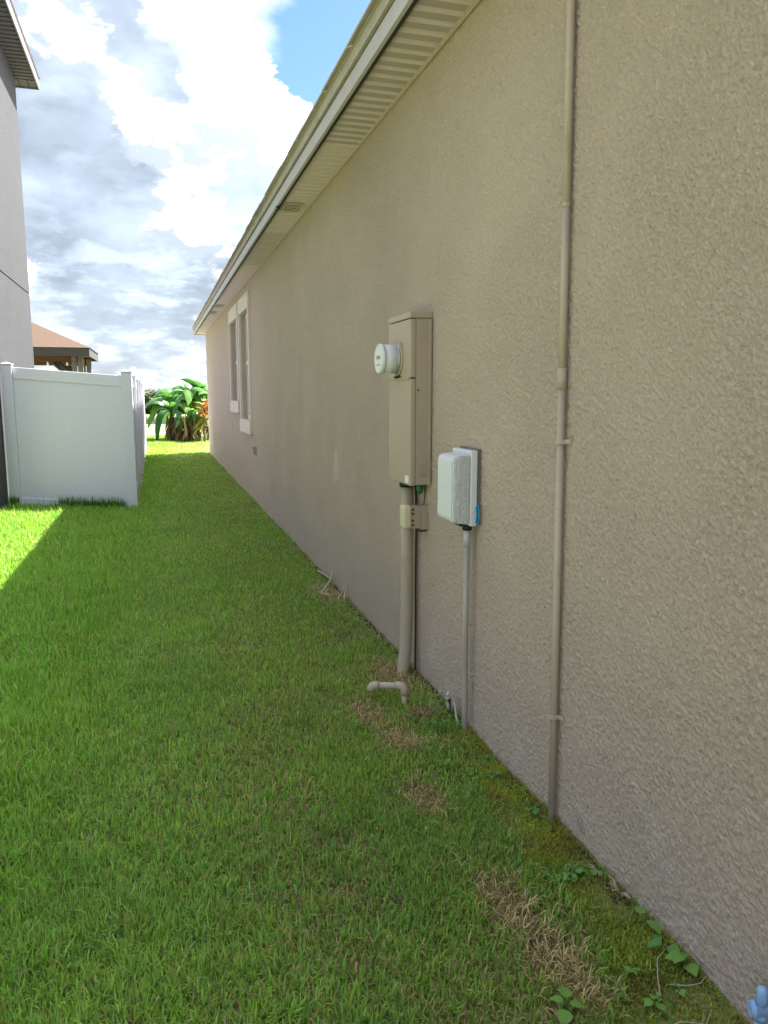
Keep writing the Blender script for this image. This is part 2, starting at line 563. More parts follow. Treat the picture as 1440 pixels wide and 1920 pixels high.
def vnoise(x, y, s, seed=0):
    """smooth value noise in numpy"""
    x = np.asarray(x, float) * s
    y = np.asarray(y, float) * s
    xi, yi = np.floor(x).astype(int), np.floor(y).astype(int)
    fx, fy = x - xi, y - yi
    fx, fy = fx * fx * (3 - 2 * fx), fy * fy * (3 - 2 * fy)

    def h(a, b):
        v = (a * 374761393 + b * 668265263 + seed * 1442695041) & 0x7fffffff
        v = ((v ^ (v >> 13)) * 1274126177) & 0x7fffffff
        return ((v ^ (v >> 16)) & 0xffff) / 65535.0
    return (h(xi, yi) * (1 - fx) + h(xi + 1, yi) * fx) * (1 - fy) + (h(xi, yi + 1) * (1 - fx) + h(xi + 1, yi + 1) * fx) * fy


def sstep(a, b, v):
    q = np.clip((np.asarray(v, float) - a) / (b - a), 0, 1)
    return q * q * (3 - 2 * q)


# ------------------------------------------------------------------ ground
LAKE_Z = -0.36


def gz(x, y):
    x = np.asarray(x, float)
    y = np.asarray(y, float)
    near = 1 - sstep(16, 26, y)
    z = near * np.clip(-0.30 - x, 0, 2.2) * 0.062
    z = z + (vnoise(x, y, 1.1, 3) - 0.5) * 0.03 + (vnoise(x, y, 5.0, 5) - 0.5) * 0.016
    z = z - sstep(0.95, 1.30, x) * near * 0.015
    lake = sstep(49.0, 53.5, y) * (1 - sstep(69.5, 73.0, y))
    return z - lake * 1.3 - sstep(26, 49, y) * 0.22


ys = np.concatenate([np.arange(-6, 0.8, 0.4), np.arange(0.8, 4.0, 0.06), np.arange(4.0, 12, 0.16), np.arange(12, 30, 0.5),
                     np.arange(30, 48, 1.5), np.arange(48, 76, 0.7), np.array([80, 95, 120, 160, 220, 320, 500, 900])])
xs = np.concatenate([np.array([-500, -250, -120, -60, -30, -15, -9, -6, -4]), np.arange(-3, -1.2, 0.2), np.arange(-1.2, 1.45, 0.07),
                     np.array([1.5, 1.8, 2.4, 3.5, 5, 8, 12, 20, 40, 80, 160, 320, 600])])
GX, GY = np.meshgrid(xs, ys)
GZ = gz(GX, GY)
V = np.stack([GX, GY, GZ], -1).reshape(-1, 3)
nx, ny = len(xs), len(ys)
F = [(j * nx + i, j * nx + i + 1, (j + 1) * nx + i + 1, (j + 1) * nx + i) for j in range(ny - 1) for i in range(nx - 1)]
tag(link('ground', mesh_from('ground', V, F, True), 'soil'), kind='structure')
lake_me = mesh_from('lake', [(-400, 46, LAKE_Z), (500, 46, LAKE_Z), (500, 76, LAKE_Z), (-400, 76, LAKE_Z)], [(0, 1, 2, 3)])
tag(link('lake', lake_me, 'water'), kind='structure')

# ------------------------------------------------------------------ the tan house on the right
WX = 1.35          # wall face
HY0, HY1 = -5.0, 21.15
SOF = 3.125
house = empty('tan_house', 'long single storey tan stucco house wall with white soffit running into the distance', 'house', (WX, 8, 0))


def hp(o):
    """keep world coordinates for a part of the house"""
    o.location = -Vector((WX, 8, 0))
    o.parent = house
    return o


# trim outer rectangles of the two windows (y0, y1, z0, z1)
WIN = [(11.30, 12.66, 0.95, 2.985), (12.84, 14.25, 1.225, 2.985)]
OPEN = [(a + 0.09, b_ - 0.09, c_ + 0.20, d_ - 0.22) for a, b_, c_, d_ in WIN]
NY0, NY1 = 0.6, 4.8
ycuts = sorted([HY0, HY1, NY0, NY1] + [v for o in OPEN for v in o[:2]])
zcuts = sorted({-0.25, 3.24} | {v for o in OPEN for v in o[2:]})
bm = bmesh.new()


def quad(bm, pts):
    bm.faces.new([bm.verts.new(p) for p in pts])


for i in range(len(ycuts) - 1):
    for j in range(len(zcuts) - 1):
        ya, yb, za, zb = ycuts[i], ycuts[i + 1], zcuts[j], zcuts[j + 1]
        ym, zm = (ya + yb) / 2, (za + zb) / 2
        if NY0 < ym < NY1:
            continue
        if any(o[0] < ym < o[1] and o[2] < zm < o[3] for o in OPEN):
            continue
        quad(bm, [(WX, ya, za), (WX, ya, zb), (WX, yb, zb), (WX, yb, za)])
for (a, b_, c_, d_) in OPEN:
    X2 = WX + 0.16
    quad(bm, [(WX, a, c_), (X2, a, c_), (X2, a, d_), (WX, a, d_)])
    quad(bm, [(WX, b_, c_), (WX, b_, d_), (X2, b_, d_), (X2, b_, c_)])
    quad(bm, [(WX, a, c_), (WX, b_, c_), (X2, b_, c_), (X2, a, c_)])
    quad(bm, [(WX, a, d_), (X2, a, d_), (X2, b_, d_), (WX, b_, d_)])
quad(bm, [(WX, HY1, -0.25), (WX, HY1, 3.24), (11, HY1, 3.24), (11, HY1, -0.25)])
quad(bm, [(WX, HY0, -0.25), (11, HY0, -0.25), (11, HY0, 3.24), (WX, HY0, 3.24)])
quad(bm, [(11, HY0, -0.25), (11, HY1, -0.25), (11, HY1, 3.24), (11, HY0, 3.24)])
bmesh.ops.remove_doubles(bm, verts=bm.verts, dist=1e-4)
me0 = from_bm('wall', bm)
# append the finely meshed near part (the coarse face there was left out)
Vc = np.empty(len(me0.vertices) * 3)
me0.vertices.foreach_get('co', Vc)
Vc = Vc.reshape(-1, 3)
Fc = [tuple(p.vertices) for p in me0.polygons]
yg = np.concatenate([np.arange(NY0, 2.697, 0.0040), np.arange(2.7, NY1 - 0.003, 0.0060), [NY1]])
zg = np.concatenate([[-0.25], np.arange(-0.06, 3.16, 0.0050), [3.24]])
YY, ZZ = np.meshgrid(yg, zg)
Vd = np.stack([np.full(YY.size, WX), YY.ravel(), ZZ.ravel()], -1)
na, nb_ = len(yg), len(zg)
ii = (np.arange(nb_ - 1)[:, None] * na + np.arange(na - 1)[None, :]).ravel() + len(Vc)
Fd = np.stack([ii, ii + na, ii + na + 1, ii + 1], -1)
me = bpy.data.meshes.new('wall')
Vall = np.concatenate([Vc, Vd])
me.vertices.add(len(Vall))
me.vertices.foreach_set('co', Vall.astype(np.float32).ravel())
lv = np.concatenate([np.array([q for f in Fc for q in f], np.int32), Fd.astype(np.int32).ravel()])
cnt = np.array([len(f) for f in Fc] + [4] * len(Fd))
st = np.concatenate([[0], np.cumsum(cnt)[:-1]]).astype(np.int32)
me.loops.add(len(lv))
me.loops.foreach_set('vertex_index', lv)
me.polygons.add(len(cnt))
me.polygons.foreach_set('loop_start', st)
sm_ = np.zeros(len(cnt), bool)
sm_[len(Fc):] = True
me.polygons.foreach_set('use_smooth', sm_)
me.update(calc_edges=True)
hp(link('wall', me, 'stucco'))

# windows
for wi, ((a, b_, c_, d_), (oa, ob, oc, od)) in enumerate(zip(WIN, OPEN)):
    we = bpy.data.objects.new('window', None)
    C.objects.link(we)
    hp(we)
    T = WX - 0.035
    T2 = WX + 0.002
    box('header_trim', T, T2, a, b_, od, d_, 'trim', we, 0.004)
    box('sill_trim', T - 0.012, T2, a, b_, c_, oc, 'trim', we, 0.004)
    box('jamb_trim', T, T2, a, oa, oc + 0.001, od - 0.001, 'trim', we, 0.004)
    box('jamb_trim', T, T2, ob, b_, oc + 0.001, od - 0.001, 'trim', we, 0.004)
    fx0, fx1 = WX + 0.075, WX + 0.15
    bm = bmesh.new()
    e = 0.05
    bm_box(bm, fx0, fx1, oa + 0.001, oa + e, oc + 0.001, od - 0.001)
    bm_box(bm, fx0, fx1, ob - e, ob - 0.001, oc + 0.001, od - 0.001)
    bm_box(bm, fx0 + 0.001, fx1, oa + e, ob - e, oc + 0.001, oc + e)
    bm_box(bm, fx0 + 0.001, fx1, oa + e, ob - e, od - e, od - 0.001)
    link('frame', from_bm('frame', bm), 'vinyl_frame', we)
    zm = (oc + od) / 2 + (0.0 if wi else 0.06)
    box('meeting_rail', fx0 - 0.012, fx1, oa + e, ob - e, zm - 0.03, zm + 0.03, 'vinyl_frame', we, 0.003)
    box('pane', fx0 + 0.045, fx0 + 0.05, oa + e, ob - e, zm + 0.03, od - e, 'glass', we)
    box('pane', fx0 + 0.045, fx0 + 0.05, oa + e, ob - e, oc + e, zm - 0.03, 'glass', we)
    box('screen', fx0 + 0.015, fx0 + 0.019, oa + e + 0.001, oa + e + 0.14, oc + e, zm - 0.03, 'screen', we)

# fascia, drip edge, J-channel
FX = 1.058
EY0, EY1 = HY0 - 0.35, 21.5
hp(box('fascia', FX, FX + 0.02, EY0, EY1, 3.106, 3.190, 'fascia', None, 0.002))
hp(box('fascia', FX + 0.02, 11.4, EY1 - 0.02, EY1, 3.106, 3.190, 'fascia', None, 0.002))
hp(box('shadow_gap', FX + 0.006, FX + 0.03, EY0, EY1 - 0.004, 3.190, 3.203, 'gap'))
hp(box('channel', FX + 0.020, FX + 0.040, EY0, EY1 - 0.022, 3.108, 3.122, 'gap'))
me = None
bm = bmesh.new()
bm_box(bm, FX - 0.014, FX + 0.03, EY0, EY1 + 0.012, 3.203, 3.262)
hp(link('drip_edge', from_bm('drip_edge', bm), 'drip'))
hp(box('wall_channel', WX - 0.010, WX - 0.001, EY0, HY1, 3.114, 3.1235, 'tan_metal'))

# ribbed soffit panels, each 40.6 cm wide
PW = 0.4064
SM = {}
for nm in ('soffit_solid', 'soffit_vented'):
    V, F = [], []
    prof = []
    for k in range(4):
        y0 = k * PW / 4
        prof += [(y0 + 0.0, 0.010), (y0 + 0.012, 0.0), (y0 + 0.082, 0.0), (y0 + 0.094, 0.010)]
    prof.append((PW - 0.0005, 0.010))
    for (py, pz) in prof:
        V += [(FX + 0.02, py, SOF + pz), (WX, py, SOF + pz)]
    for i in range(len(prof) - 1):
        F.append((2 * i, 2 * i + 1, 2 * i + 3, 2 * i + 2))
    # back sheet so that a panel has thickness
    nb = len(V)
    V += [(FX + 0.02, 0, SOF + 0.016), (WX, 0, SOF + 0.016), (WX, PW - 0.0005, SOF + 0.016), (FX + 0.02, PW - 0.0005, SOF + 0.016)]
    F.append((nb, nb + 1, nb + 2, nb + 3))
    F.append((0, nb, nb + 1, 1))
    SM[nm] = mesh_from(nm, V, F)
    SM[nm].materials.append(M[nm])
y = 5.15 - PW * 25
k = 0
while y < EY1 - 0.05:
    mid = y + PW / 2
    vented = mid < 5.15 or 8.1 < mid < 10.1
    o = bpy.data.objects.new('soffit_panel', SM['soffit_vented' if vented else 'soffit_solid'])
    C.objects.link(o)
    if y + PW > EY1 - 0.02:
        o.scale = (1, (EY1 - 0.021 - y) / PW, 1)
    hp(o)
    o.location = o.location + Vector((0, y, random.uniform(0, 0.0016)))
    y += PW
# rear return of the soffit round the corner
hp(box('soffit_panel', WX + 0.001, 11.2, HY1, EY1 - 0.021, SOF + 0.001, SOF + 0.012, 'soffit_solid'))

# soffit vents
for i, (vx, vy, lx, ly) in enumerate(((1.195, 6.87, 0.15, 0.30), (1.195, 14.6, 0.14, 0.34), (1.165, 15.8, 0.13, 0.34))):
    ve = bpy.data.objects.new('soffit_vent', None)
    C.objects.link(ve)
    hp(ve)
    ve.location = ve.location + Vector((vx, vy, SOF))
    bm = bmesh.new()
    f = 0.022
    bm_box(bm, -lx / 2, lx / 2, -ly / 2, -ly / 2 + f, -0.012, -0.001)
    bm_box(bm, -lx / 2, lx / 2, ly / 2 - f, ly / 2, -0.012, -0.001)
    bm_box(bm, -lx / 2, -lx / 2 + f, -ly / 2 + f, ly / 2 - f, -0.0115, -0.001)
    bm_box(bm, lx / 2 - f, lx / 2, -ly / 2 + f, ly / 2 - f, -0.0115, -0.001)
    link('frame', from_bm('frame', bm), 'tan_metal', ve)
    box('backing', -lx / 2 + f, lx / 2 - f, -ly / 2 + f, ly / 2 - f, -0.004, -0.001, 'gap', ve)
    for q in range(5):
        yy = -ly / 2 + f + (q + 0.5) * (ly - 2 * f) / 5
        box('louvre', -lx / 2 + f + .001, lx / 2 - f - .001, yy - 0.012, yy + 0.006, -0.010, -0.007, 'soffit_solid', ve)
    if i == 0:
        tube('wire', [(-0.10, 0.10, -0.002), (-0.125, 0.06, -0.02), (-0.105, 0.0, -0.028), (-0.135, -0.05, -0.02), (-0.11, -0.10, -0.018), (-0.10, -0.12, -0.004)], 0.006, 'gap', ve, 8)

# roof: hip slab and the eave course of shingles
pit = 0.36
RX = 6.2
ez, ex = 3.266, 1.030
zr = ez + (RX - ex) * pit
bm = bmesh.new()
ex2 = 2 * RX - ex
yb = EY1 + 0.02
ya = EY0 - 0.02
P_ = [(ex, ya, ez), (ex2, ya, ez), (ex2, yb, ez), (ex, yb, ez), (RX, ya + (RX - ex), zr), (RX, yb - (RX - ex), zr)]
vv = [bm.verts.new(p) for p in P_]
for f in ((0, 3, 5, 4), (3, 2, 5), (2, 1, 4, 5), (1, 0, 4), (0, 1, 2, 3)):
    bm.faces.new([vv[q] for q in f])
roof = hp(link('roof', from_bm('roof', bm), 'shingle'))
TW = 0.305
V = [(0, 0, 0), (0.30, 0, 0.30 * pit), (0.30, TW - 0.006, 0.30 * pit), (0, TW - 0.006, 0)]
V2 = [(a - 0.002 * 0, b_, c_ + 0.012) for a, b_, c_ in V]
sh = mesh_from('shingle', V + V2, [(0, 1, 2, 3), (7, 6, 5, 4), (0, 4, 5, 1), (1, 5, 6, 2), (2, 6, 7, 3), (3, 7, 4, 0)])
sh.materials.append(M['shingle'])
for i in range(int((yb - ya) / TW)):
    yy = ya + i * TW
    if yy < 0:
        continue
    o = bpy.data.objects.new('shingle', sh)
    C.objects.link(o)
    o.parent = roof
    o.location = (ex - 0.022 + random.uniform(-0.004, 0.004), yy, ez - 0.005 + random.uniform(0, 0.003))
    o.scale = (1, 1, random.uniform(0.9, 1.1))

# ------------------------------------------------------------------ the grey house on the left
LX = -1.89
LY = 14.03
lh = empty('grey_house', 'tall grey stucco house beyond the white fence with dark soffit at top left', 'house', (LX, 5, 0))


def lp(o):
    o.location = -Vector((LX, 5, 0))
    o.parent = lh
    return o


lz = 6.42
bm = bmesh.new()
for (z0, z1, ins) in ((-0.2, 3.130, 0.0), (3.130, 3.160, 0.012), (3.160, 6.55, 0.0)):
    bm_box(bm, -11.0, LX - ins, 10.3 + ins, LY - ins, z0, z1)
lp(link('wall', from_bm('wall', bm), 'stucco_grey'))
# the cast joint is a reveal strip set back in the wall
lp(box('joint_strip', LX - 0.02, LX - 0.008, 10.32, LY - 0.013, 3.131, 3.159, 'gap'))
LE = -1.575
LEY = 14.35
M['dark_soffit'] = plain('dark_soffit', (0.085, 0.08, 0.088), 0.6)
M['grey_fascia'] = plain('grey_fascia', (0.17, 0.16, 0.18), 0.5)
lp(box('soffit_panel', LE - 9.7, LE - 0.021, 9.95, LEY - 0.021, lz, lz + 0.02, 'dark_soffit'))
for i in range(52):
    yy = 10.0 + i * 0.1333
    if yy < LY:
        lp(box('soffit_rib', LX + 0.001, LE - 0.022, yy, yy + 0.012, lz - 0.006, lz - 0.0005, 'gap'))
for i in range(10):
    xx = LX - 0.9 + i * 0.1333
    if xx < LE - 0.03:
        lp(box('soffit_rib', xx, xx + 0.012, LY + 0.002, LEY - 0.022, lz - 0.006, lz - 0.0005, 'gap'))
lp(box('fascia', LE - 0.02, LE, 9.95, LEY, lz - 0.02, lz + 0.14, 'grey_fascia', None, 0.003))
lp(box('fascia', LE - 9.7, LE - 0.02, LEY - 0.02, LEY, lz - 0.02, lz + 0.14, 'grey_fascia', None, 0.003))
bm = bmesh.new()
P_ = [(LE + 0.02, 9.93, lz + .142), (LE + 0.02, LEY + 0.02, lz + .142), (LE - 9.7, LEY + 0.02, lz + .142), (LE - 9.7, 9.93, lz + .142), (LE - 2.25, 12.12, lz + 0.92), (LE - 7.4, 12.16, lz + 0.92)]
vv = [bm.verts.new(p) for p in P_]
for f in ((0, 1, 4), (1, 2, 5, 4), (2, 3, 5), (3, 0, 4, 5), (0, 3, 2, 1)):
    bm.faces.new([vv[q] for q in f])
lp(link('roof', from_bm('roof', bm), 'shingle'))

# ------------------------------------------------------------------ white vinyl fence
fence = empty('vinyl_fence', 'white vinyl privacy fence with flat capped posts beside the grey house', 'fence', (-0.36, 10.75, 0))
FO = Vector((-0.36, 10.75, 0))


def fp(o):
    o.parent = fence
    o.location = o.location - FO
    return o


def post(x, y, g, h):
    s = 0.064
    p = fp(box('post', x - s, x + s, y - s, y + s, g - 0.3, g + h, 'white_vinyl', None, 0.006))
    bm = bmesh.new()
    bm_box(bm, x - s - 0.008, x + s + 0.008, y - s - 0.008, y + s + 0.008, g + h + 0.0015, g + h + 0.016, 0.004)
    r = bmesh.ops.create_cone(bm, segments=4, radius1=s * 1.36, radius2=s * 0.2, depth=0.02, cap_ends=True)
    bmesh.ops.rotate(bm, verts=r['verts'], cent=(0, 0, 0), matrix=Matrix.Rotation(math.pi / 4, 3, 'Z'))
    bmesh.ops.translate(bm, verts=r['verts'], vec=(x, y, g + h + 0.0255))
    cme = from_bm('cap', bm)
    c = link('cap', cme, 'white_vinyl')
    c.parent = p
    return p


def sloped(name, a, b_, w2, zlo0, zhi0, zlo1, zhi1, parent=None, along='x'):
    """rail from a to b along x or y with separate end heights"""
    (xa, ya_), (xb, yb_) = a, b_
    if along == 'x':
        V = [(xa, ya_ - w2, zlo0), (xa, ya_ + w2, zlo0), (xa, ya_ + w2, zhi0), (xa, ya_ - w2, zhi0),
             (xb, yb_ - w2, zlo1), (xb, yb_ + w2, zlo1), (xb, yb_ + w2, zhi1), (xb, yb_ - w2, zhi1)]
    else:
        V = [(xa + w2, ya_, zlo0), (xa - w2, ya_, zlo0), (xa - w2, ya_, zhi0), (xa + w2, ya_, zhi0),
             (xb + w2, yb_, zlo1), (xb - w2, yb_, zlo1), (xb - w2, yb_, zhi1), (xb + w2, yb_, zhi1)]
    F = [(0, 1, 2, 3), (7, 6, 5, 4), (0, 4, 5, 1), (1, 5, 6, 2), (2, 6, 7, 3), (3, 7, 4, 0)]
    bm = bmesh.new()
    vs_ = [bm.verts.new(v) for v in V]
    for f in F:
        bm.faces.new([vs_[q] for q in f])
    bmesh.ops.bevel(bm, geom=list(bm.edges), offset=0.004 if w2 > 0.015 else 0.0004, segments=1, affect='EDGES')
    return fp(link(name, from_bm(name, bm), 'white_vinyl'))


xl, yl, gl = -1.79, 10.88, 0.10
xr, yr, gr = -0.345, 10.75, 0.0
post(xl, yl, gl, 1.80)
post(xr, yr, gr, 1.815)
s = 0.065
sloped('top_rail', (xl + s, yl), (xr - s, yr), 0.022, gl + 1.63, gl + 1.775, gr + 1.63, gr + 1.775)
sloped('bottom_rail', (xl + s, yl), (xr - s, yr), 0.022, gl + 0.0, gl + 0.10, gr + 0.0, gr + 0.10)
nb = 9
for i in range(nb):
    t0, t1 = i / nb, (i + 1) / nb
    xa = xl + s + (xr - xl - 2 * s) * t0 + 0.0001
    xb = xl + s + (xr - xl - 2 * s) * t1 - 0.0001
    ya_ = yl + (yr - yl) * t0
    yb_ = yl + (yr - yl) * t1
    za = gl + (gr - gl) * t0
    zb = gl + (gr - gl) * t1
    sloped('board', (xa, ya_), (xb, yb_), 0.010, za + 0.09, za + 1.64, zb + 0.09, zb + 1.64)
# side run beside the lawn lane
ypost = [10.75, 13.2, 15.65, 18.1, 20.55, 23.0]
BV = {}
for i, yp in enumerate(ypost):
    gx = float(gz(-0.36, yp))
    if i:
        post(xr, yp, gx, 1.815)
    if i + 1 < len(ypost):
        g1 = float(gz(-0.36, ypost[i + 1]))
        ya_, yb_ = yp + s, ypost[i + 1] - s
        sloped('top_rail', (xr, ya_), (xr, yb_), 0.022, gx + 1.63, gx + 1.775, g1 + 1.63, g1 + 1.775, along='y')
        sloped('bottom_rail', (xr, ya_), (xr, yb_), 0.022, gx + 0.03, gx + 0.13, g1 + 0.03, g1 + 0.13, along='y')
        n = 15
        bw = (yb_ - ya_) / n
        if 'b' not in BV:
            bm = bmesh.new()
            bm_box(bm, -0.010, 0.010, 0.0015, bw - 0.0015, 0.0, 1.53, 0.003, 1)
            BV['b'] = from_bm('board', bm)
            BV['b'].materials.append(M['white_vinyl'])
        for q in range(n):
            o = bpy.data.objects.new('board', BV['b'])
            C.objects.link(o)
            o.location = (xr, ya_ + q * bw, gx + (g1 - gx) * (q + 0.5) / n + 0.115)
            fp(o)

# ------------------------------------------------------------------ gazebo behind the fence
GX0, GX1, GY0, GY1 = -6.45, -1.75, 24.0, 27.7
gaz = empty('gazebo', 'wooden backyard gazebo with brown hip roof showing above the white fence', 'gazebo', (-4.1, 25.85, 0))
GO = Vector((-4.1, 25.85, 0))


def gp(o):
    o.parent = gaz
    o.location = o.location - GO
    return o


ze0, ze1, zap = 2.63, 2.865, 3.76
cx, cy = (GX0 + GX1) / 2, (GY0 + GY1) / 2
bm = bmesh.new()
hx = 0.5
P_ = [(GX0 - .03, GY0 - .03, ze1 + .003), (GX1 + .03, GY0 - .03, ze1 + .003), (GX1 + .03, GY1 + .03, ze1 + .003), (GX0 - .03, GY1 + .03, ze1 + .003), (cx - hx, cy, zap), (cx + hx, cy, zap)]
vv = [bm.verts.new(p) for p in P_]
for f in ((0, 1, 5, 4), (1, 2, 5), (2, 3, 4, 5), (3, 0, 4), (3, 2, 1, 0)):
    bm.faces.new([vv[q] for q in f])
gp(link('roof', from_bm('roof', bm), 'brown_shingle'))
for args in ((GX0, GX1, GY0, GY0 + 0.04), (GX0, GX1, GY1 - 0.04, GY1), (GX0, GX0 + 0.04, GY0 + 0.04, GY1 - 0.04), (GX1 - 0.04, GX1, GY0 + 0.04, GY1 - 0.04)):
    gp(box('fascia', *args, ze0, ze1, 'gazebo_fascia', None, 0.004))
gp(box('ceiling_boards', GX0 + 0.041, GX1 - 0.041, GY0 + 0.041, GY1 - 0.041, ze0 + 0.10, ze0 + 0.12, 'beam_wood'))
for yy in (GY0 + 0.28, GY1 - 0.44):
    gp(box('beam', GX0 + 0.25, GX1 - 0.20, yy, yy + 0.14, ze0 - 0.16, ze0 + 0.095, 'beam_wood', None, 0.006))
for px in (GX0 + 0.45, GX1 - 0.36):
    for py in (GY0 + 0.35, GY1 - 0.37):
        for dxp in (-0.085, 0.085):
            gp(box('post', px + dxp - 0.07, px + dxp + 0.07, py - 0.075 - .08, py + 0.075 - .08, -0.2, ze0 + 0.05, 'grey_wood', None, 0.006))
    for py in (GY0 + 0.35, GY1 - 0.37):
        sgn = 1 if px < cx else -1
        for o2 in (0.0, 0.14):
            a = Vector((px + sgn * (0.10 + o2), py, ze0 - 0.62))
            b2 = Vector((px + sgn * (0.60 + o2), py, ze0 - 0.10))
            gp(link('brace', tube_mesh('brace', [a, b2], 0.05, 4), 'dark_wood'))
gp(link('light_cord', tube_mesh('light_cord', [(GX1 - 0.25, GY0 + 0.2, ze0 - 0.13), (-2.35, GY0 + 0.2, ze0 - 0.18), (-2.6, GY0 + 0.2, ze0 - 0.15), (-2.9, GY0 + 0.2, ze0 - 0.19), (-3.6, GY0 + 0.2, ze0 - 0.14)], 0.008, 6), 'black'))
for bx_ in (-2.38, -2.9, -3.4):
    bm = bmesh.new()
    bmesh.ops.create_icosphere(bm, subdivisions=2, radius=0.036)
    bmesh.ops.scale(bm, vec=(1, 1, 1.25), verts=bm.verts)
    bmesh.ops.translate(bm, vec=(bx_, GY0 + 0.2, ze0 - 0.225), verts=bm.verts)
    bm_box(bm, bx_ - 0.015, bx_ + 0.015, GY0 + 0.185, GY0 + 0.215, ze0 - 0.19, ze0 - 0.16)
    gp(link('bulb', from_bm('bulb', bm, True), 'bulb'))

# ------------------------------------------------------------------ electric meter cabinet
CY0, CY1, CZ0, CZ1, CXF = 3.72, 4.092, 1.062, 1.930, 1.236
mc = empty('meter_cabinet', 'tall tan painted electric meter cabinet mounted on the stucco wall', 'meter box', (WX, 3.9, 1.06))
MO = Vector((WX, 3.9, 1.06))


def mp(o):
    o.parent = mc
    o.location = o.location - MO
    return o


mp(box('body', CXF + 0.030, WX + 0.004, CY0, CY1, CZ0, CZ1 - 0.030, 'tan_metal', None, 0.004))
mp(box('meter_cover', CXF, CXF + 0.029, CY0 - 0.003, CY1 + 0.003, 1.608, CZ1 - 0.033, 'tan_metal', None, 0.006))
mp(box('breaker_cover', CXF + 0.001, CXF + 0.029, CY0 - 0.003, CY1 + 0.003, CZ0 - 0.004, 1.602, 'tan_metal', None, 0.006))
mp(box('seam_lip', CXF - 0.006, CXF + 0.004, CY0 + 0.01, CY1 - 0.02, 1.599, 1.609, 'tan_metal', None, 0.002))
hood = mp(box('rain_hood', CXF - 0.004, WX + 0.002, CY0 - 0.006, CY1 + 0.006, CZ1 - 0.029, CZ1, 'tan_metal', None, 0.005))
mp(box('side_flange', WX - 0.018, WX - 0.004, CY0 - 0.010, CY0 - 0.0005, CZ0 + 0.002, CZ1 - 0.034, 'tan_metal', None, 0.002))
mp(link('bolt', tube_mesh('bolt', [(1.278, CY0 - 0.004, 1.545), (1.278, CY0 + 0.002, 1.545)], 0.005, 10), 'gap'))
mp(box('sticker', CXF - 0.0006, CXF + 0.002, CY0 + 0.022, CY0 + 0.082, CZ0 + 0.008, CZ0 + 0.046, 'sticker'))
# embossed swirl of arcs low on the side
for (rr, a0, a1) in ((0.031, 25, 160), (0.021, 15, 150), (0.010, 30, 200), (0.031, 205, 330), (0.021, 195, 335)):
    mp(link('embossed_arc', tube_mesh('embossed_arc', arc((1.312, CY0 - 0.0005, 1.138), rr, R(a0), R(a1), 14, (1, 0, 0), (0, 0, 1)), 0.0027, 6), 'tan_metal'))
# round hub above the meter
AY, AZ = 3.925, 1.708
mp(link('hub', tube_mesh('hub', [(CXF + 0.002, AY - 0.045, AZ + 0.055), (CXF - 0.012, AY - 0.045, AZ + 0.055), (CXF - 0.017, AY - 0.045, AZ + 0.055)], [0.03, 0.028, 0.018], 20), 'tan_metal'))
mp(link('hub', tube_mesh('hub', [(CXF + 0.002, AY, AZ), (CXF - 0.012, AY, AZ)], [0.092, 0.088], 40), 'tan_metal'))
mp(link('seal_tab', tube_mesh('seal_tab', [(CXF - 0.006, AY - 0.03, AZ - 0.088), (CXF - 0.018, AY - 0.02, AZ - 0.097), (CXF - 0.012, AY + 0.02, AZ - 0.094)], 0.006, 8), 'gap'))
mp(box('latch', CXF - 0.014, CXF + 0.001, AY - 0.045, AY + 0.03, 1.612, 1.618, 'gap'))
gm = mp(link('meter', tube_mesh('meter', [(CXF - 0.022, AY, AZ), (CXF - 0.0875, AY, AZ)], [0.0745, 0.0735], 40), M['white_plastic']))
for nm, pts, rd, mm in (('flange', [(CXF - 0.0125, AY, AZ), (CXF - 0.0225, AY, AZ)], [0.083, 0.083], 'steel'),
                        ('rim', [(CXF - 0.087, AY, AZ), (CXF - 0.106, AY, AZ)], [0.0775, 0.0765], 'white_plastic'),
                        ('dial', [(CXF - 0.1055, AY, AZ), (CXF - 0.1075, AY, AZ)], [0.064, 0.064], 'dial')):
    o = mp(link(nm, tube_mesh(nm, pts, rd, 40), mm))
    o.parent = gm
    o.location = (0, 0, 0)
for (ya_, yb_, za, zb) in ((-0.034, 0.034, -0.002, 0.016), (-0.03, -0.012, -0.036, -0.026), (0.012, 0.03, -0.036, -0.026)):
    o = mp(box('display', CXF - 0.1090, CXF - 0.1072, AY + ya_, AY + yb_, AZ + za, AZ + zb, 'lcd'))
    o.parent = gm
    o.location = (0, 0, 0)
# raised ring behind glass
o = mp(link('lens_ring', tube_mesh('lens_ring', arc((CXF - 0.106, AY, AZ), 0.0715, 0, 2 * math.pi, 40, (0, 1, 0), (0, 0, 1)), 0.004, 8), 'white_plastic'))
o.parent = gm
o.location = (0, 0, 0)

# service conduit below it
sc_ = empty('service_conduit', 'thick weathered conduit rising from the lawn into the bottom of the meter cabinet', 'pipe', (1.29, 3.93, 0))
SO = Vector((1.29, 3.93, 0))


def sp(o):
    o.parent = sc_
    o.location = o.location - SO
    return o


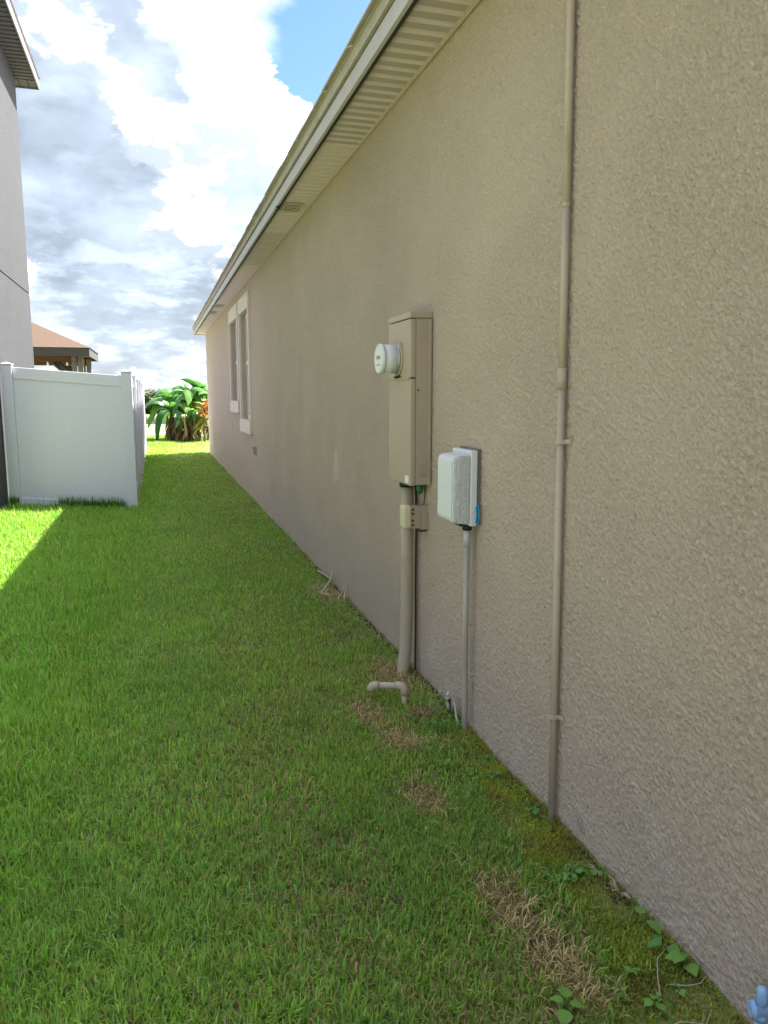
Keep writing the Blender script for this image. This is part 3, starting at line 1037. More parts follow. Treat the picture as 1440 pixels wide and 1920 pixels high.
sp(link('pipe', tube_mesh('pipe', [(1.292, 3.93, 1.062), (1.292, 3.93, 0.6), (1.289, 3.927, 0.3), (1.280, 3.915, 0.12), (1.262, 3.895, 0.02), (1.24, 3.87, -0.10)], 0.0345, 24), 'big_pipe'))
sp(link('collar', tube_mesh('collar', [(1.292, 3.93, 1.060), (1.292, 3.93, 1.03)], 0.043, 24), 'black'))
sp(link('ground_wire', tube_mesh('ground_wire', [(1.338, 3.925, 1.06), (1.340, 3.92, 0.8), (1.339, 3.922, 0.5), (1.340, 3.918, 0.2), (1.338, 3.915, -0.05)], 0.005, 8), 'copper'))
sp(link('green_bushing', tube_mesh('green_bushing', [(1.318, 3.80, 1.062), (1.318, 3.80, 1.03), (1.322, 3.805, 1.01)], [0.018, 0.018, 0.012], 14), 'green_plastic'))
sp(link('hanging_wire', tube_mesh('hanging_wire', [(1.338, 3.79, 1.06), (1.341, 3.79, 0.985), (1.340, 3.80, 0.94)], 0.003, 6), 'copper'))

# small cream bonding box on a bracket
bb = empty('bonding_box', 'small cream rounded plastic box on a tan bracket beside the thick conduit', 'utility box', (WX, 3.80, 0.81))
BO = Vector((WX, 3.80, 0.81))


def bp(o):
    o.parent = bb
    o.location = o.location - BO
    return o


bp(box('lid', 1.216, 1.266, 3.762, 3.838, 0.826, 0.950, 'cream_plastic', None, 0.022, 4))
bp(box('bracket', 1.263, 1.346, 3.775, 3.825, 0.825, 0.945, 'tan_metal', None, 0.004))
bp(box('bracket_plate', 1.318, WX + 0.004, 3.760, 3.766, 0.820, 0.950, 'tan_metal', None, 0.001))
for zz in (0.845, 0.868, 0.905, 0.928):
    bp(link('screw', tube_mesh('screw', [(1.272, 3.7755, zz), (1.272, 3.768, zz)], 0.0055, 10), 'copper'))
bp(link('clamp', tube_mesh('clamp', [(1.30, 3.78, 0.826), (1.31, 3.775, 0.812), (1.345, 3.77, 0.816)], 0.007, 8), 'copper'))

# ------------------------------------------------------------------ white telephone utility box
tb = empty('telecom_box', 'white chalky plastic utility box with sloping hood on the stucco wall', 'utility box', (WX, 3.18, 0.95))
TO = Vector((WX, 3.18, 0.95))


def tp(o):
    o.parent = tb
    o.location = o.location - TO
    return o


tp(box('back_plate', WX - 0.016, WX + 0.008, 3.088, 3.297, 0.960, 1.288, 'dark_plate', None, 0.003))  # plate coloured dark grey to stand in for the shadow behind the box
tp(box('base', WX - 0.046, WX - 0.016, 3.080, 3.305, 0.950, 1.282, 'white_plastic', None, 0.005))
bm = bmesh.new()
# cover: a tapered hood, rounded at the top
X0, X1, X2 = WX - 0.047, WX - 0.105, WX - 0.128
ring = [(X0, 0.957, 1.262, 3.086, 3.300), (X1, 0.962, 1.258, 3.092, 3.294), (X2 + 0.004, 0.972, 1.245, 3.104, 3.284), (X2, 0.980, 1.232, 3.116, 3.272)]
prev = None
for (X, z0, z1, ya_, yb_) in ring:
    vs_ = [bm.verts.new(p) for p in ((X, ya_, z0), (X, yb_, z0), (X, yb_, z1), (X, ya_, z1))]
    if prev:
        for q in range(4):
            bm.faces.new([prev[q], prev[(q + 1) % 4], vs_[(q + 1) % 4], vs_[q]])
    else:
        bm.faces.new(vs_)
    prev = vs_
bm.faces.new(prev[::-1])
bmesh.ops.bevel(bm, geom=[e for e in bm.edges], offset=0.005, segments=2, affect='EDGES')
cov = tp(link('cover', from_bm('cover', bm), 'white_plastic'))
cov.data.materials.append(M['chalk_plastic'])
for pgn in cov.data.polygons:
    if pgn.normal.y < -0.75:
        pgn.material_index = 1
tp(box('latch', WX - 0.07, WX - 0.05, 3.17, 3.21, 0.942, 0.958, 'black', None, 0.002))
tp(link('gland', tube_mesh('gland', [(1.312, 3.135, 0.951), (1.312, 3.135, 0.925)], 0.021, 16), 'black'))
tp(link('gland', tube_mesh('gland', [(1.312, 3.20, 0.951), (1.312, 3.20, 0.932)], 0.012, 12), 'black'))

coil = empty('blue_cable', 'blue cable loop poking out behind the white utility box', 'cable', (1.335, 3.08, 1.0))
for q, rr in enumerate((0.044, 0.035)):
    o = tube('loop', [Vector(p) - Vector((1.335, 3.08, 1.0)) for p in arc((1.338 - q * 0.009, 3.087, 1.0), rr, R(-160), R(160), 20, (0, -0.55, 0.0), (0, 0, 1))], 0.0034, 'blue_plastic', coil, 8)

# grey conduit feeding it
gc = empty('grey_conduit', 'thin grey conduit running from the lawn up to the white utility box', 'pipe', (1.312, 3.135, 0))
GCO = Vector((1.312, 3.135, 0))
for nm, pts, rr, mm in (('pipe', [(1.312, 3.135, 0.86), (1.313, 3.137, 0.4), (1.318, 3.140, 0.1), (1.315, 3.135, -0.12)], 0.0135, 'grey_pipe'),
                        ('fitting', [(1.312, 3.135, 0.927), (1.312, 3.135, 0.85)], 0.0155, 'lilac_pipe')):
    o = link(nm, tube_mesh(nm, pts, rr, 16), mm, gc)
    o.location = -GCO

# small tap fitting and bent tubing at its foot
ft = empty('pipe_clamp', 'rusty pale clamp and bent tubing at the foot of the grey conduit', 'clamp', (1.31, 3.25, 0))
FTO = Vector((1.31, 3.25, 0))
for nm, pts, rr, mm in (('bent_tube', [(1.318, 3.30, 0.075), (1.315, 3.27, 0.07), (1.308, 3.235, 0.055), (1.302, 3.205, 0.02), (1.303, 3.175, -0.01), (1.305, 3.16, -0.05)], 0.006, 'grey_pipe'),
                        ('elbow', [(1.300, 3.30, 0.02), (1.300, 3.30, 0.06), (1.298, 3.293, 0.078), (1.285, 3.28, 0.088)], 0.008, 'chalk_plastic'),
                        ('ground_rod', [(1.297, 3.285, -0.1), (1.297, 3.285, 0.075)], 0.008, 'copper'),
                        ('lug', [(1.290, 3.262, 0.03), (1.282, 3.26, 0.045), (1.280, 3.264, 0.065)], 0.007, 'grey_pipe'),
                        ('lug', [(1.285, 3.278, 0.092), (1.30, 3.30, 0.105)], 0.008, 'chalk_plastic')):
    o = link(nm, tube_mesh(nm, pts, rr, 10), mm, ft)
    o.location = -FTO

# ------------------------------------------------------------------ tall thin conduit on the near wall
tc = empty('tall_conduit', 'slim tan painted conduit climbing the whole near wall with strapped coupling', 'pipe', (1.335, 2.36, 0))
TCO = Vector((1.335, 2.36, 0))


def py_(z):
    return 2.343 + 0.0205 * z


def tq(nm, z0, z1, rr, mm='tan_pipe', seg=18):
    o = link(nm, tube_mesh(nm, [(1.334, py_(z0), z0), (1.334, py_(z1), z1)], rr, seg), mm, tc)
    o.location = -TCO
    return o


tq('pipe', -0.15, 1.578, 0.0128)
tq('pipe', 1.578, 2.144, 0.0128)
tq('pipe', 2.147, 3.122, 0.0132)
tq('coupling', 1.540, 1.612, 0.0158)
tq('joint_ring', 2.136, 2.150, 0.0142, 'tan_pipe')
for z0 in (1.360, 0.375):
    yy = py_(z0)
    bm = bmesh.new()
    pts = [(WX + 0.001, yy - 0.042), (WX - 0.004, yy - 0.042), (WX - 0.006, yy - 0.017)]
    for q in range(9):
        an = -math.pi / 2 - math.pi * q / 8
        pts.append((1.334 + math.cos(an) * 0.0155, yy + math.sin(an) * 0.0155))
    pts += [(WX - 0.006, yy + 0.017), (WX - 0.004, yy + (0.03 if z0 > 1 else 0.018)), (WX + 0.001, yy + (0.03 if z0 > 1 else 0.018))]
    V, F = [], []
    for (px, pyy) in pts:
        for (dz_) in (-0.008, 0.008):
            V.append((px, pyy, z0 + dz_ + (yy - pyy) * 0.12))
    n = len(pts)
    for q in range(n - 1):
        F.append((2 * q, 2 * q + 2, 2 * q + 3, 2 * q + 1))
    me = mesh_from('strap', V, F)
    o = link('strap', me, 'tan_pipe', tc)
    md = o.modifiers.new('thick', 'SOLIDIFY')
    md.thickness = 0.003
    o.location = -TCO

# ------------------------------------------------------------------ drain elbow standing in the lawn
de = empty('drain_pipe', 'short tan pipe elbow sticking out of the lawn below the meter', 'pipe', (1.13, 3.46, 0))
DEO = Vector((1.13, 3.46, 0))
A_, B_ = Vector((1.135, 3.462, 0.093)), Vector((0.985, 3.565, 0.075))
dirv = (B_ - A_).normalized()
for nm, pts, rr, seg in (('riser', [(1.128, 3.462, -0.15), (1.128, 3.462, 0.070)], 0.0145, 18),
                         ('elbow', [(1.128, 3.462, 0.050), (1.128, 3.462, 0.066), (1.1265, 3.463, 0.079), (1.121, 3.467, 0.088), (1.112, 3.473, 0.0915), (1.092, 3.487, 0.0905)], 0.0205, 18),
                         ('arm', [(1.118, 3.469, 0.091), (1.02, 3.538, 0.080)], 0.0165, 18),
                         ('elbow', [(1.022, 3.537, 0.080), (1.003, 3.551, 0.0775), (0.990, 3.560, 0.072), (0.984, 3.564, 0.060), (0.983, 3.565, 0.047)], 0.0205, 18)):
    o = link(nm, tube_mesh(nm, pts, rr, seg), 'tan_pipe', de)
    o.location = -DEO

# ------------------------------------------------------------------ pale blue valve in the near corner
vl = empty('blue_valve', 'pale blue plastic valve on a short pipe at the wall in the near corner', 'valve', (1.295, 1.283, 0))
VO = Vector((1.295, 1.283, 0))
for nm, pts, rr, mm in (('riser', [(1.295, 1.283, -0.1), (1.295, 1.283, 0.088)], 0.0115, 'valve_blue'),
                        ('body', [(1.276, 1.290, 0.103), (1.281, 1.288, 0.103), (1.283, 1.287, 0.103), (1.345, 1.262, 0.103)], [0.018, 0.021, 0.0165, 0.0165], 'valve_blue'),
                        ('socket', [(1.295, 1.283, 0.078), (1.295, 1.283, 0.098)], 0.0155, 'valve_blue'),
                        ('handle', [(1.296, 1.283, 0.105), (1.296, 1.283, 0.150), (1.296, 1.283, 0.158), (1.296, 1.283, 0.162)], [0.012, 0.0125, 0.010, 0.004], 'valve_blue'),
                        ('end_cap', [(1.272, 1.2915, 0.103), (1.277, 1.2895, 0.103)], 0.017, 'valve_blue')):
    o = link(nm, tube_mesh(nm, pts, rr, 20), mm, vl)
    o.location = -VO

# small weatherproof outlet under the windows
oc_ = empty('outlet_box', 'small tan weatherproof outlet box on the wall below the nearer window', 'outlet', (WX, 10.95, 0.74))
box('body', -0.03, 0.004, -0.035, 0.035, -0.06, 0.06, 'tan_metal', oc_, 0.006)
box('cover', -0.058, -0.031, -0.04, 0.04, -0.005, 0.068, 'tan_metal', oc_, 0.008)
box('socket', -0.034, -0.030, -0.025, 0.025, -0.052, -0.010, 'black', oc_, 0.003)
# round plugged weep hole near the ground
wh = empty('wall_plug', 'faint round stucco plug low on the wall beside the tall conduit', 'plug', (WX, 2.175, 0.045))
for nm, pts, rr, mm in (('disc', [(0.008, 0, 0), (0.0035, 0, 0)], [0.030, 0.027], 'stucco'),):
    link(nm, tube_mesh(nm, pts, rr, 20), mm, wh)

# ------------------------------------------------------------------ grass
def blades(name, x, y, L, Wd, lean, az, col, tipcol, m='blade', kind='stuff', parent=None, label=None, cat=None, base_dz=-0.004, curl=1.0):
    n = len(x)
    zb = gz(x, y) + base_dz
    ca, sa = np.cos(az), np.sin(az)
    # side vector is perpendicular to the lean
    sx, sy = -sa, ca
    h1 = L * 0.55 * np.cos(lean * 0.55)
    o1 = L * 0.55 * np.sin(lean * 0.55)
    h2 = h1 + L * 0.45 * np.cos(lean * (1 + 0.6 * curl))
    o2 = o1 + L * 0.45 * np.sin(lean * (1 + 0.6 * curl))
    V = np.empty((n, 5, 3), np.float32)
    hw = Wd / 2
    V[:, 0] = np.stack([x - sx * hw * .8, y - sy * hw * .8, zb], -1)
    V[:, 1] = np.stack([x + sx * hw * .8, y + sy * hw * .8, zb], -1)
    V[:, 2] = np.stack([x + ca * o1 + sx * hw, y + sa * o1 + sy * hw, zb + h1], -1)
    V[:, 3] = np.stack([x + ca * o1 - sx * hw, y + sa * o1 - sy * hw, zb + h1], -1)
    V[:, 4] = np.stack([x + ca * o2, y + sa * o2, np.maximum(zb + h2, zb + 0.006)], -1)
    me = bpy.data.meshes.new(name)
    me.vertices.add(n * 5)
    me.vertices.foreach_set('co', V.reshape(-1))
    base = (np.arange(n) * 5)[:, None]
    loops = np.concatenate([base + np.array([0, 1, 2, 3]), base + np.array([3, 2, 4])], 1).astype(np.int32)
    me.loops.add(n * 7)
    me.loops.foreach_set('vertex_index', loops.reshape(-1))
    me.polygons.add(n * 2)
    ls = np.stack([np.arange(n) * 7, np.arange(n) * 7 + 4], -1).astype(np.int32)
    me.polygons.foreach_set('loop_start', ls.reshape(-1))
    me.polygons.foreach_set('use_smooth', np.ones(n * 2, bool))
    me.update(calc_edges=True)
    at = me.color_attributes.new('Col', 'FLOAT_COLOR', 'POINT')
    cc = np.ones((n, 5, 4), np.float32)
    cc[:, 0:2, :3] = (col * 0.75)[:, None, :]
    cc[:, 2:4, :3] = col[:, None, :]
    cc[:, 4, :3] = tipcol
    at.data.foreach_set('color', cc.reshape(-1))
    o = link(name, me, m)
    tag(o, label, cat, kind=kind)
    return o


# bare and dead patches beside the wall (x, y, rx, ry)
PATCH = [(0.915, 3.37, 0.085, 0.13), (0.965, 3.09, 0.08, 0.10), (1.02, 3.02, 0.05, 0.05), (0.925, 2.57, 0.07, 0.13), (0.955, 1.92, 0.075, 0.16),
         (0.985, 1.70, 0.075, 0.11), (1.015, 1.58, 0.06, 0.09), (1.19, 3.33, 0.10, 0.06), (1.23, 5.70, 0.12, 0.25), (1.19, 3.85, 0.10, 0.25)]


def patchiness(x, y):
    p = np.zeros_like(x)
    wob_ = (vnoise(x, y, 14, 11) - 0.5) * 0.9
    for (px, py, rx, ry) in PATCH:
        q = ((x - px) / rx) ** 2 + ((y - py) / ry) ** 2
        p = np.maximum(p, 1 - sstep(0.3, 1.5, q + wob_))
    return p


def mossiness(x, y):
    edge = 1.13 + 0.10 * (vnoise(y, y * 0, 2.3, 21) - 0.5) + 0.07 * (vnoise(x, y, 9, 22) - 0.5) + 0.10 * sstep(2.2, 3.0, y)
    edge = edge - 0.15 * (1 - sstep(1.3, 1.75, y))
    return sstep(0, 0.05, x - edge) * (1 - sstep(2.9, 3.25, y))


def keep_out(x, y):
    """no blades through pipes, posts or walls"""
    ok = np.ones(len(x), bool)
    for (px, py, r) in ((1.262, 3.895, 0.045), (1.315, 3.137, 0.02), (1.334, 2.343, 0.02), (1.128, 3.462, 0.02), (1.295, 1.283, 0.02)):
        ok &= (x - px) ** 2 + (y - py) ** 2 > r * r
    return ok


def grass_zone(name, y0, y1, xlo, xhi, dens, wid, lmul, label):
    area_n = int((y1 - y0) * (max(xhi(y0), xhi(y1)) - min(xlo(y0), xlo(y1))) * dens)
    x = rng.uniform(min(xlo(y0), xlo(y1)), max(xhi(y0), xhi(y1)), area_n)
    y = rng.uniform(y0, y1, area_n)
    ok = (x > xlo(y)) & (x < xhi(y)) & keep_out(x, y)
    pt, mo = patchiness(x, y), mossiness(x, y)
    clump = vnoise(x, y, 26, 31) * 0.55 + vnoise(x, y, 8, 32) * 0.45
    thin = 0.45 + 0.75 * clump
    near_wall = sstep(0.9, 1.32, x) * (1 - sstep(5.0, 7.0, y))
    pr = thin * (1 - 0.80 * pt) * (1 - 0.90 * mo) * (1 - 0.35 * near_wall)
    pr = pr * np.where(x > 1.30, np.where(y < 7, 0.25, 0.7), 1)
    ok &= rng.uniform(0, 1, area_n) < pr
    x, y, pt, clump = x[ok], y[ok], pt[ok], clump[ok]
    n = len(x)
    # dry thatch share
    dry = 0.05 + 0.20 * sstep(0.45, 0.75, vnoise(x, y, 2.6, 41)) * sstep(-0.5, 0.4, x) + 0.50 * pt
    dry = dry + 0.09 * sstep(-0.2, 0.5, x) * (1 - sstep(3.2, 5.0, y))
    isdry = rng.uniform(0, 1, n) < dry
    left = 1 - sstep(-0.75, -0.15, x - 0.04 * y + 0.1)
    hgt = (0.042 + 0.030 * left + 0.022 * (clump - 0.5)) * lmul
    hgt = hgt * (1 - 0.25 * sstep(0.2, 1.1, x))
    L = hgt * rng.uniform(0.55, 1.45, n)
    L = np.where(rng.uniform(0, 1, n) < 0.05, L * 1.5, L)
    Wd = wid * rng.uniform(0.6, 1.35, n)
    lean = np.abs(rng.normal(0.45, 0.38, n)) + isdry * rng.uniform(0.3, 1.0, n)
    lean = np.clip(lean, 0, 1.45)
    az = rng.uniform(0, 2 * np.pi, n)
    tone = vnoise(x, y, 1.7, 51) * 0.6 + vnoise(x, y, 12, 52) * 0.4
    gcol = np.stack([0.228 + 0.130 * tone, 0.425 + 0.125 * tone, 0.095 + 0.016 * tone], -1)
    lush = np.array([0.23, 0.47, 0.055])
    gcol = gcol * (1 - 0.55 * left[:, None]) + lush * 0.55 * left[:, None]
    gcol = gcol * rng.uniform(0.6, 1.38, n)[:, None]
    gcol[:, 0] *= rng.uniform(0.8, 1.3, n)
    dcol = np.array([0.48, 0.36, 0.19]) * rng.uniform(0.45, 1.45, n)[:, None]
    col_ = np.where(isdry[:, None], dcol, gcol)
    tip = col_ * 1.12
    browned = (rng.uniform(0, 1, n) < 0.16) & ~isdry
    tip[browned] = np.array([0.50, 0.42, 0.20])
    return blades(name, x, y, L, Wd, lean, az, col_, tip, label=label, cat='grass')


lx = lambda y: -0.19 * np.asarray(y, float) - 0.75
wl = lambda y: 1.345 + 0 * np.asarray(y, float)
grass_zone('lawn_grass', 1.0, 2.6, lx, wl, 38000, 0.0044, 1.0, 'short green lawn grass with dry blades in the foreground')
grass_zone('lawn_grass', 2.6, 4.4, lx, wl, 22000, 0.0052, 1.0, 'green lawn grass beside the drain pipe and the tall conduit')
grass_zone('lawn_grass', 4.4, 7.2, lx, wl, 12000, 0.0064, 0.95, 'green lawn grass in the middle of the lane beside the bare twigs')
grass_zone('lawn_grass', 7.2, 10.72, lambda y: -1.88 + 0 * np.asarray(y, float), wl, 5600, 0.0078, 0.95, 'bright lawn grass in front of the white fence')
grass_zone('lawn_grass', 10.72, 16.0, lambda y: -0.27 + 0 * np.asarray(y, float), wl, 3200, 0.0110, 0.95, 'mown lawn grass between the white fence and the tan wall')
grass_zone('lawn_grass', 16.0, 30.0, lambda y: np.where(np.asarray(y, float) < 23.1, -0.27, -2.5), lambda y: np.where(np.asarray(y, float) < 20.9, 1.345, 4.0), 1300, 0.019, 0.9, 'sunlit lawn grass at the far end before the banana plants')

# long uncut tufts along the fence foot
n = 1500
x = rng.uniform(-1.87, -0.27, n)
y = yl + (yr - yl) * (x - xl) / (xr - xl) - 0.055 - np.abs(rng.normal(0, 0.05, n))
m_ = (vnoise(x, y, 6, 61) > 0.35)
x, y = x[m_], y[m_]
n = len(x)
cg = np.array([0.10, 0.26, 0.03]) * rng.uniform(0.6, 1.5, n)[:, None]
blades('fence_grass', x, y, rng.uniform(0.06, 0.21, n), np.full(n, 0.008), np.clip(np.abs(rng.normal(0.35, 0.3, n)), 0, 1.2), rng.uniform(0, 6.28, n), cg, cg * 1.2, label='long uncut grass tufts along the foot of the white fence', cat='grass')

# fallen straw in the bare patches
xs_, ys_ = [], []
for (px, py, rx, ry) in PATCH[:10]:
    k = int(10000 * rx * ry * 3.0) + 50
    xs_.append(rng.normal(px, rx * 0.75, k))
    ys_.append(rng.normal(py, ry * 0.75, k))
x, y = np.concatenate(xs_), np.concatenate(ys_)
ok = (x < 1.335) & keep_out(x, y)
x, y = x[ok], y[ok]
n = len(x)
cd = np.array([0.74, 0.58, 0.34]) * rng.uniform(0.30, 1.35, n)[:, None]
blades('straw', x, y, rng.uniform(0.02, 0.065, n), np.full(n, 0.0032), rng.uniform(1.15, 1.5, n), rng.uniform(0, 6.28, n), cd, cd * 1.1, label='dead tan straw lying in the bare lawn patches near the wall', cat='straw', base_dz=0.006, curl=0.1)

# moss along the wall foot
n = 70000
x = rng.uniform(0.92, 1.345, n)
y = rng.uniform(1.05, 3.3, n)
pm = mossiness(x, y) * (0.25 + 0.9 * sstep(0.35, 0.6, vnoise(x, y, 7, 71)))
ok = (rng.uniform(0, 1, n) < pm) & keep_out(x, y)
x, y = x[ok], y[ok]
n = len(x)
tt = vnoise(x, y, 9, 72)[:, None]
cm = np.array([0.26, 0.32, 0.05]) * (1 - tt) + np.array([0.52, 0.56, 0.09]) * tt
br = sstep(0.55, 0.75, vnoise(x, y, 6, 73))[:, None]
cm = cm * (1 - br * 0.5) + np.array([0.30, 0.20, 0.06]) * br * 0.5
cm = cm * rng.uniform(0.6, 1.4, n)[:, None]
blades('moss', x, y, rng.uniform(0.006, 0.019, n), np.full(n, 0.0035), np.abs(rng.normal(0.6, 0.4, n)).clip(0, 1.4), rng.uniform(0, 6.28, n), cm, cm * 1.3, label='yellow green moss along the damp foot of the near wall', cat='moss', base_dz=0.0)

# low creeping leaves between moss and turf
n = 9000
x = rng.uniform(0.95, 1.34, n)
y = rng.uniform(1.15, 3.5, n)
pc = sstep(0.56, 0.72, vnoise(x, y, 8.5, 81)) * sstep(0.98, 1.12, x) * (0.15 + 0.85 * sstep(1.6, 2.0, y))
ok = (rng.uniform(0, 1, n) < pc) & keep_out(x, y)
x, y = x[ok], y[ok]
n = len(x)
cw = np.array([0.24, 0.44, 0.10]) * rng.uniform(0.6, 1.4, n)[:, None]
blades('creeping_cover', x, y, rng.uniform(0.014, 0.030, n), rng.uniform(0.007, 0.013, n), rng.uniform(0.5, 1.2, n), rng.uniform(0, 6.28, n), cw, cw * 1.1, label='low creeping green leaves between the moss and the turf', cat='ground cover', base_dz=0.006)

# dark soil crumbs and litter against the wall
bm = bmesh.new()
for q in range(420):
    yy = random.uniform(1.2, 7.5)
    xx = 1.345 - abs(random.gauss(0, 0.03)) - 0.004
    r_ = random.uniform(0.003, 0.010)
    g = bmesh.ops.create_icosphere(bm, subdivisions=1, radius=r_)
    for v in g['verts']:
        v.co *= random.uniform(0.7, 1.3)
    bmesh.ops.translate(bm, verts=g['verts'], vec=(xx, yy, float(gz(xx, yy)) + r_ * 0.4))
tag(link('soil_crumbs', from_bm('soil_crumbs', bm), 'wood_dark_soil'), 'dark soil crumbs scattered along the foot of the tan wall', 'soil', kind='stuff')


# ------------------------------------------------------------------ weeds
def leaf_mesh(name, L, Wd, notch=0.0, fold=0.15, droop=0.3, seg=6):
    V, F = [], []
    for i in range(seg + 1):
        s_ = i / seg
        wv = math.sin(math.pi * (0.06 + 0.94 * s_) ** 0.8) * Wd / 2 if s_ < 1 else 0.0
        wv = max(wv, 0.0006)
        xx = L * s_
        zz = -droop * L * s_ * s_ + 0.12 * L * s_
        V += [(xx, -wv, zz + fold * wv), (xx, 0, zz), (xx, wv, zz + fold * wv)]
    for i in range(seg):
        a = i * 3
        F += [(a, a + 3, a + 4, a + 1), (a + 1, a + 4, a + 5, a + 2)]
    return mesh_from(name, V, F, True)


WL = [leaf_mesh('leaf', 0.045, 0.036), leaf_mesh('leaf', 0.035, 0.028, droop=0.1), leaf_mesh('leaf', 0.030, 0.014, droop=0.15)]
for q in WL:
    q.materials.append(M['weed'])
WD = [q.copy() for q in WL]
for q in WD:
    q.materials.clear()
    q.materials.append(M['weed_dark'])
weeds = [
    (1.300, 1.735, 2, 3, 0, 1.0, 'pair of round leaf weeds against the wall, farther of the two pairs near the valve'),
    (1.318, 1.565, 4, 3, 0, 1.0, 'leafy round leaf weed against the wall nearest the blue valve'),
    (0.925, 1.515, 4, 4, 0, 0.95, 'four leaf weed alone among dry straw at the bottom edge of the lawn'),
    (1.300, 1.640, 4, 3, 1, 0.8, 'drooping dark leaf weed between the round leaf weeds at the wall'),
    (1.255, 2.690, 9, 5, 1, 0.75, 'bushy small leaf weed in the moss between the grey conduit and tall conduit'),
    (1.285, 2.385, 7, 5, 1, 0.75, 'clump of small weed leaves left of the foot of the tall conduit'),
    (1.160, 1.585, 6, 4, 0, 0.55, 'tiny pale rosette weed in the brown moss patch'),
    (1.150, 1.480, 4, 4, 0, 0.6, 'tiny weed with pointed leaves in moss below the rosette weed'),
    (1.245, 1.500, 5, 4, 0, 0.55, 'small sprig weed in the moss left of the blue valve'),
    (1.225, 2.010, 6, 4, 1, 0.7, 'small leafy weed below the bright moss patch near the wall plug'),
    (1.10, 3.28, 6, 4, 1, 0.7, 'leafy weed sprig in front of the drain pipe riser'),
]
for (wx_, wy_, nl, nm_, dk, sc2, lab) in weeds:
    z0 = float(gz(wx_, wy_))
    e = empty('broadleaf_weed', lab, 'weed', (wx_, wy_, z0), 'broadleaf weeds near the wall')
    a0 = random.uniform(0, 6.28)
    for k in range(nl):
        an = a0 + k * 6.283 / nl + random.uniform(-0.35, 0.35)
        if wx_ > 1.29 and math.cos(an) > 0.3:
            an = math.pi - an
        rr = random.uniform(0.004, 0.020) * sc2
        hh = random.uniform(0.016, 0.040) * sc2
        bx_, by_ = math.cos(an) * rr, math.sin(an) * rr
        lm = (WD if dk else WL)[0 if nl <= 4 else (1 if k % 2 else 2)]
        o = bpy.data.objects.new('leaf', lm)
        C.objects.link(o)
        o.parent = e
        o.location = (bx_, by_, hh)
        o.rotation_euler = (random.uniform(-0.3, 0.3), random.uniform(-0.25, 0.2), an)
        s2 = sc2 * random.uniform(0.8, 1.15)
        o.scale = (s2, s2, s2)
        tube('stem', [(0, 0, -0.01), (bx_ * 0.6, by_ * 0.6, hh * 0.6), (bx_, by_, hh)], 0.0011 * sc2 + 0.0004, 'weed_dark', e, 5)

# runners trailing over the moss
for q, (pts, lab) in enumerate((
        ([(1.30, 1.63), (1.25, 1.60), (1.215, 1.55), (1.18, 1.49)], 'thin dry runner stem trailing over moss from the drooping weed'),
        ([(1.23, 1.52), (1.27, 1.50), (1.31, 1.50), (1.335, 1.51)], 'thin pale runner stem reaching the wall beside the valve'),
        ([(1.12, 1.40), (1.18, 1.41), (1.24, 1.39), (1.28, 1.42)], 'pale crooked stem lying on moss at the bottom edge'))):
    P3 = [Vector((a, b_, float(gz(a, b_)) + 0.014 + 0.004 * (i % 2))) for i, (a, b_) in enumerate(pts)]
    o = link('runner_stem', tube_mesh('runner_stem', P3, 0.0016, 5), 'twig')
    tag(o, lab, 'stem')

# broken twigs and cane by the wall
for (pts, r_, lab) in (
        ([(1.328, 5.98, 0.10), (1.29, 5.88, 0.075), (1.22, 5.76, 0.045), (1.165, 5.66, 0.022)], 0.0085, 'bleached bent cane leaning on the wall foot in the twig pile'),
        ([(1.165, 5.66, 0.026), (1.19, 5.60, 0.03), (1.235, 5.57, 0.022)], 0.007, 'short curled cane end at the lawn side of the twig pile'),
        ([(1.335, 5.52, 0.09), (1.30, 5.45, 0.05), (1.285, 5.40, 0.015)], 0.0065, 'short brown stick standing against the wall by the twig pile'),
        ([(1.24, 5.74, 0.035), (1.20, 5.66, 0.028)], 0.008, 'stubby white stick in the middle of the twig pile'),
        ([(1.325, 5.56, 0.06), (1.27, 5.50, 0.03), (1.25, 5.44, 0.02)], 0.006, 'thin pale stick lowest in the twig pile'),
        ([(1.30, 6.45, 0.03), (1.325, 6.20, 0.04), (1.33, 6.02, 0.035)], 0.007, 'long pale stick lying along the wall past the twig pile')):
    P3 = [Vector((a, b_, c_ + float(gz(a, b_)))) for a, b_, c_ in pts]
    tag(link('twig', tube_mesh('twig', P3, [r_ * (1 - 0.25 * i / len(P3)) for i in range(len(P3))], 8), 'twig'), lab, 'twig', 'broken twigs by the wall')
for q, (a, b_, lab) in enumerate(((1.315, 2.00, 'curled dry blade tuft at the wall below the wall plug'), (1.325, 1.885, 'pale dry blade tuft at the wall above the round leaf weeds'))):
    e = empty('dry_tuft', lab, 'dry grass', (a, b_, float(gz(a, b_))))
    for k in range(9):
        an = random.uniform(1.7, 4.6)
        Lk = random.uniform(0.03, 0.065)
        tip = Vector((math.cos(an) * Lk * 0.7, math.sin(an) * Lk, Lk * 0.5))
        tube('blade', [(0, 0, -0.01), tip * 0.55 + Vector((0, 0, 0.012)), tip], [0.003, 0.0028, 0.0008], 'twig', e, 4)

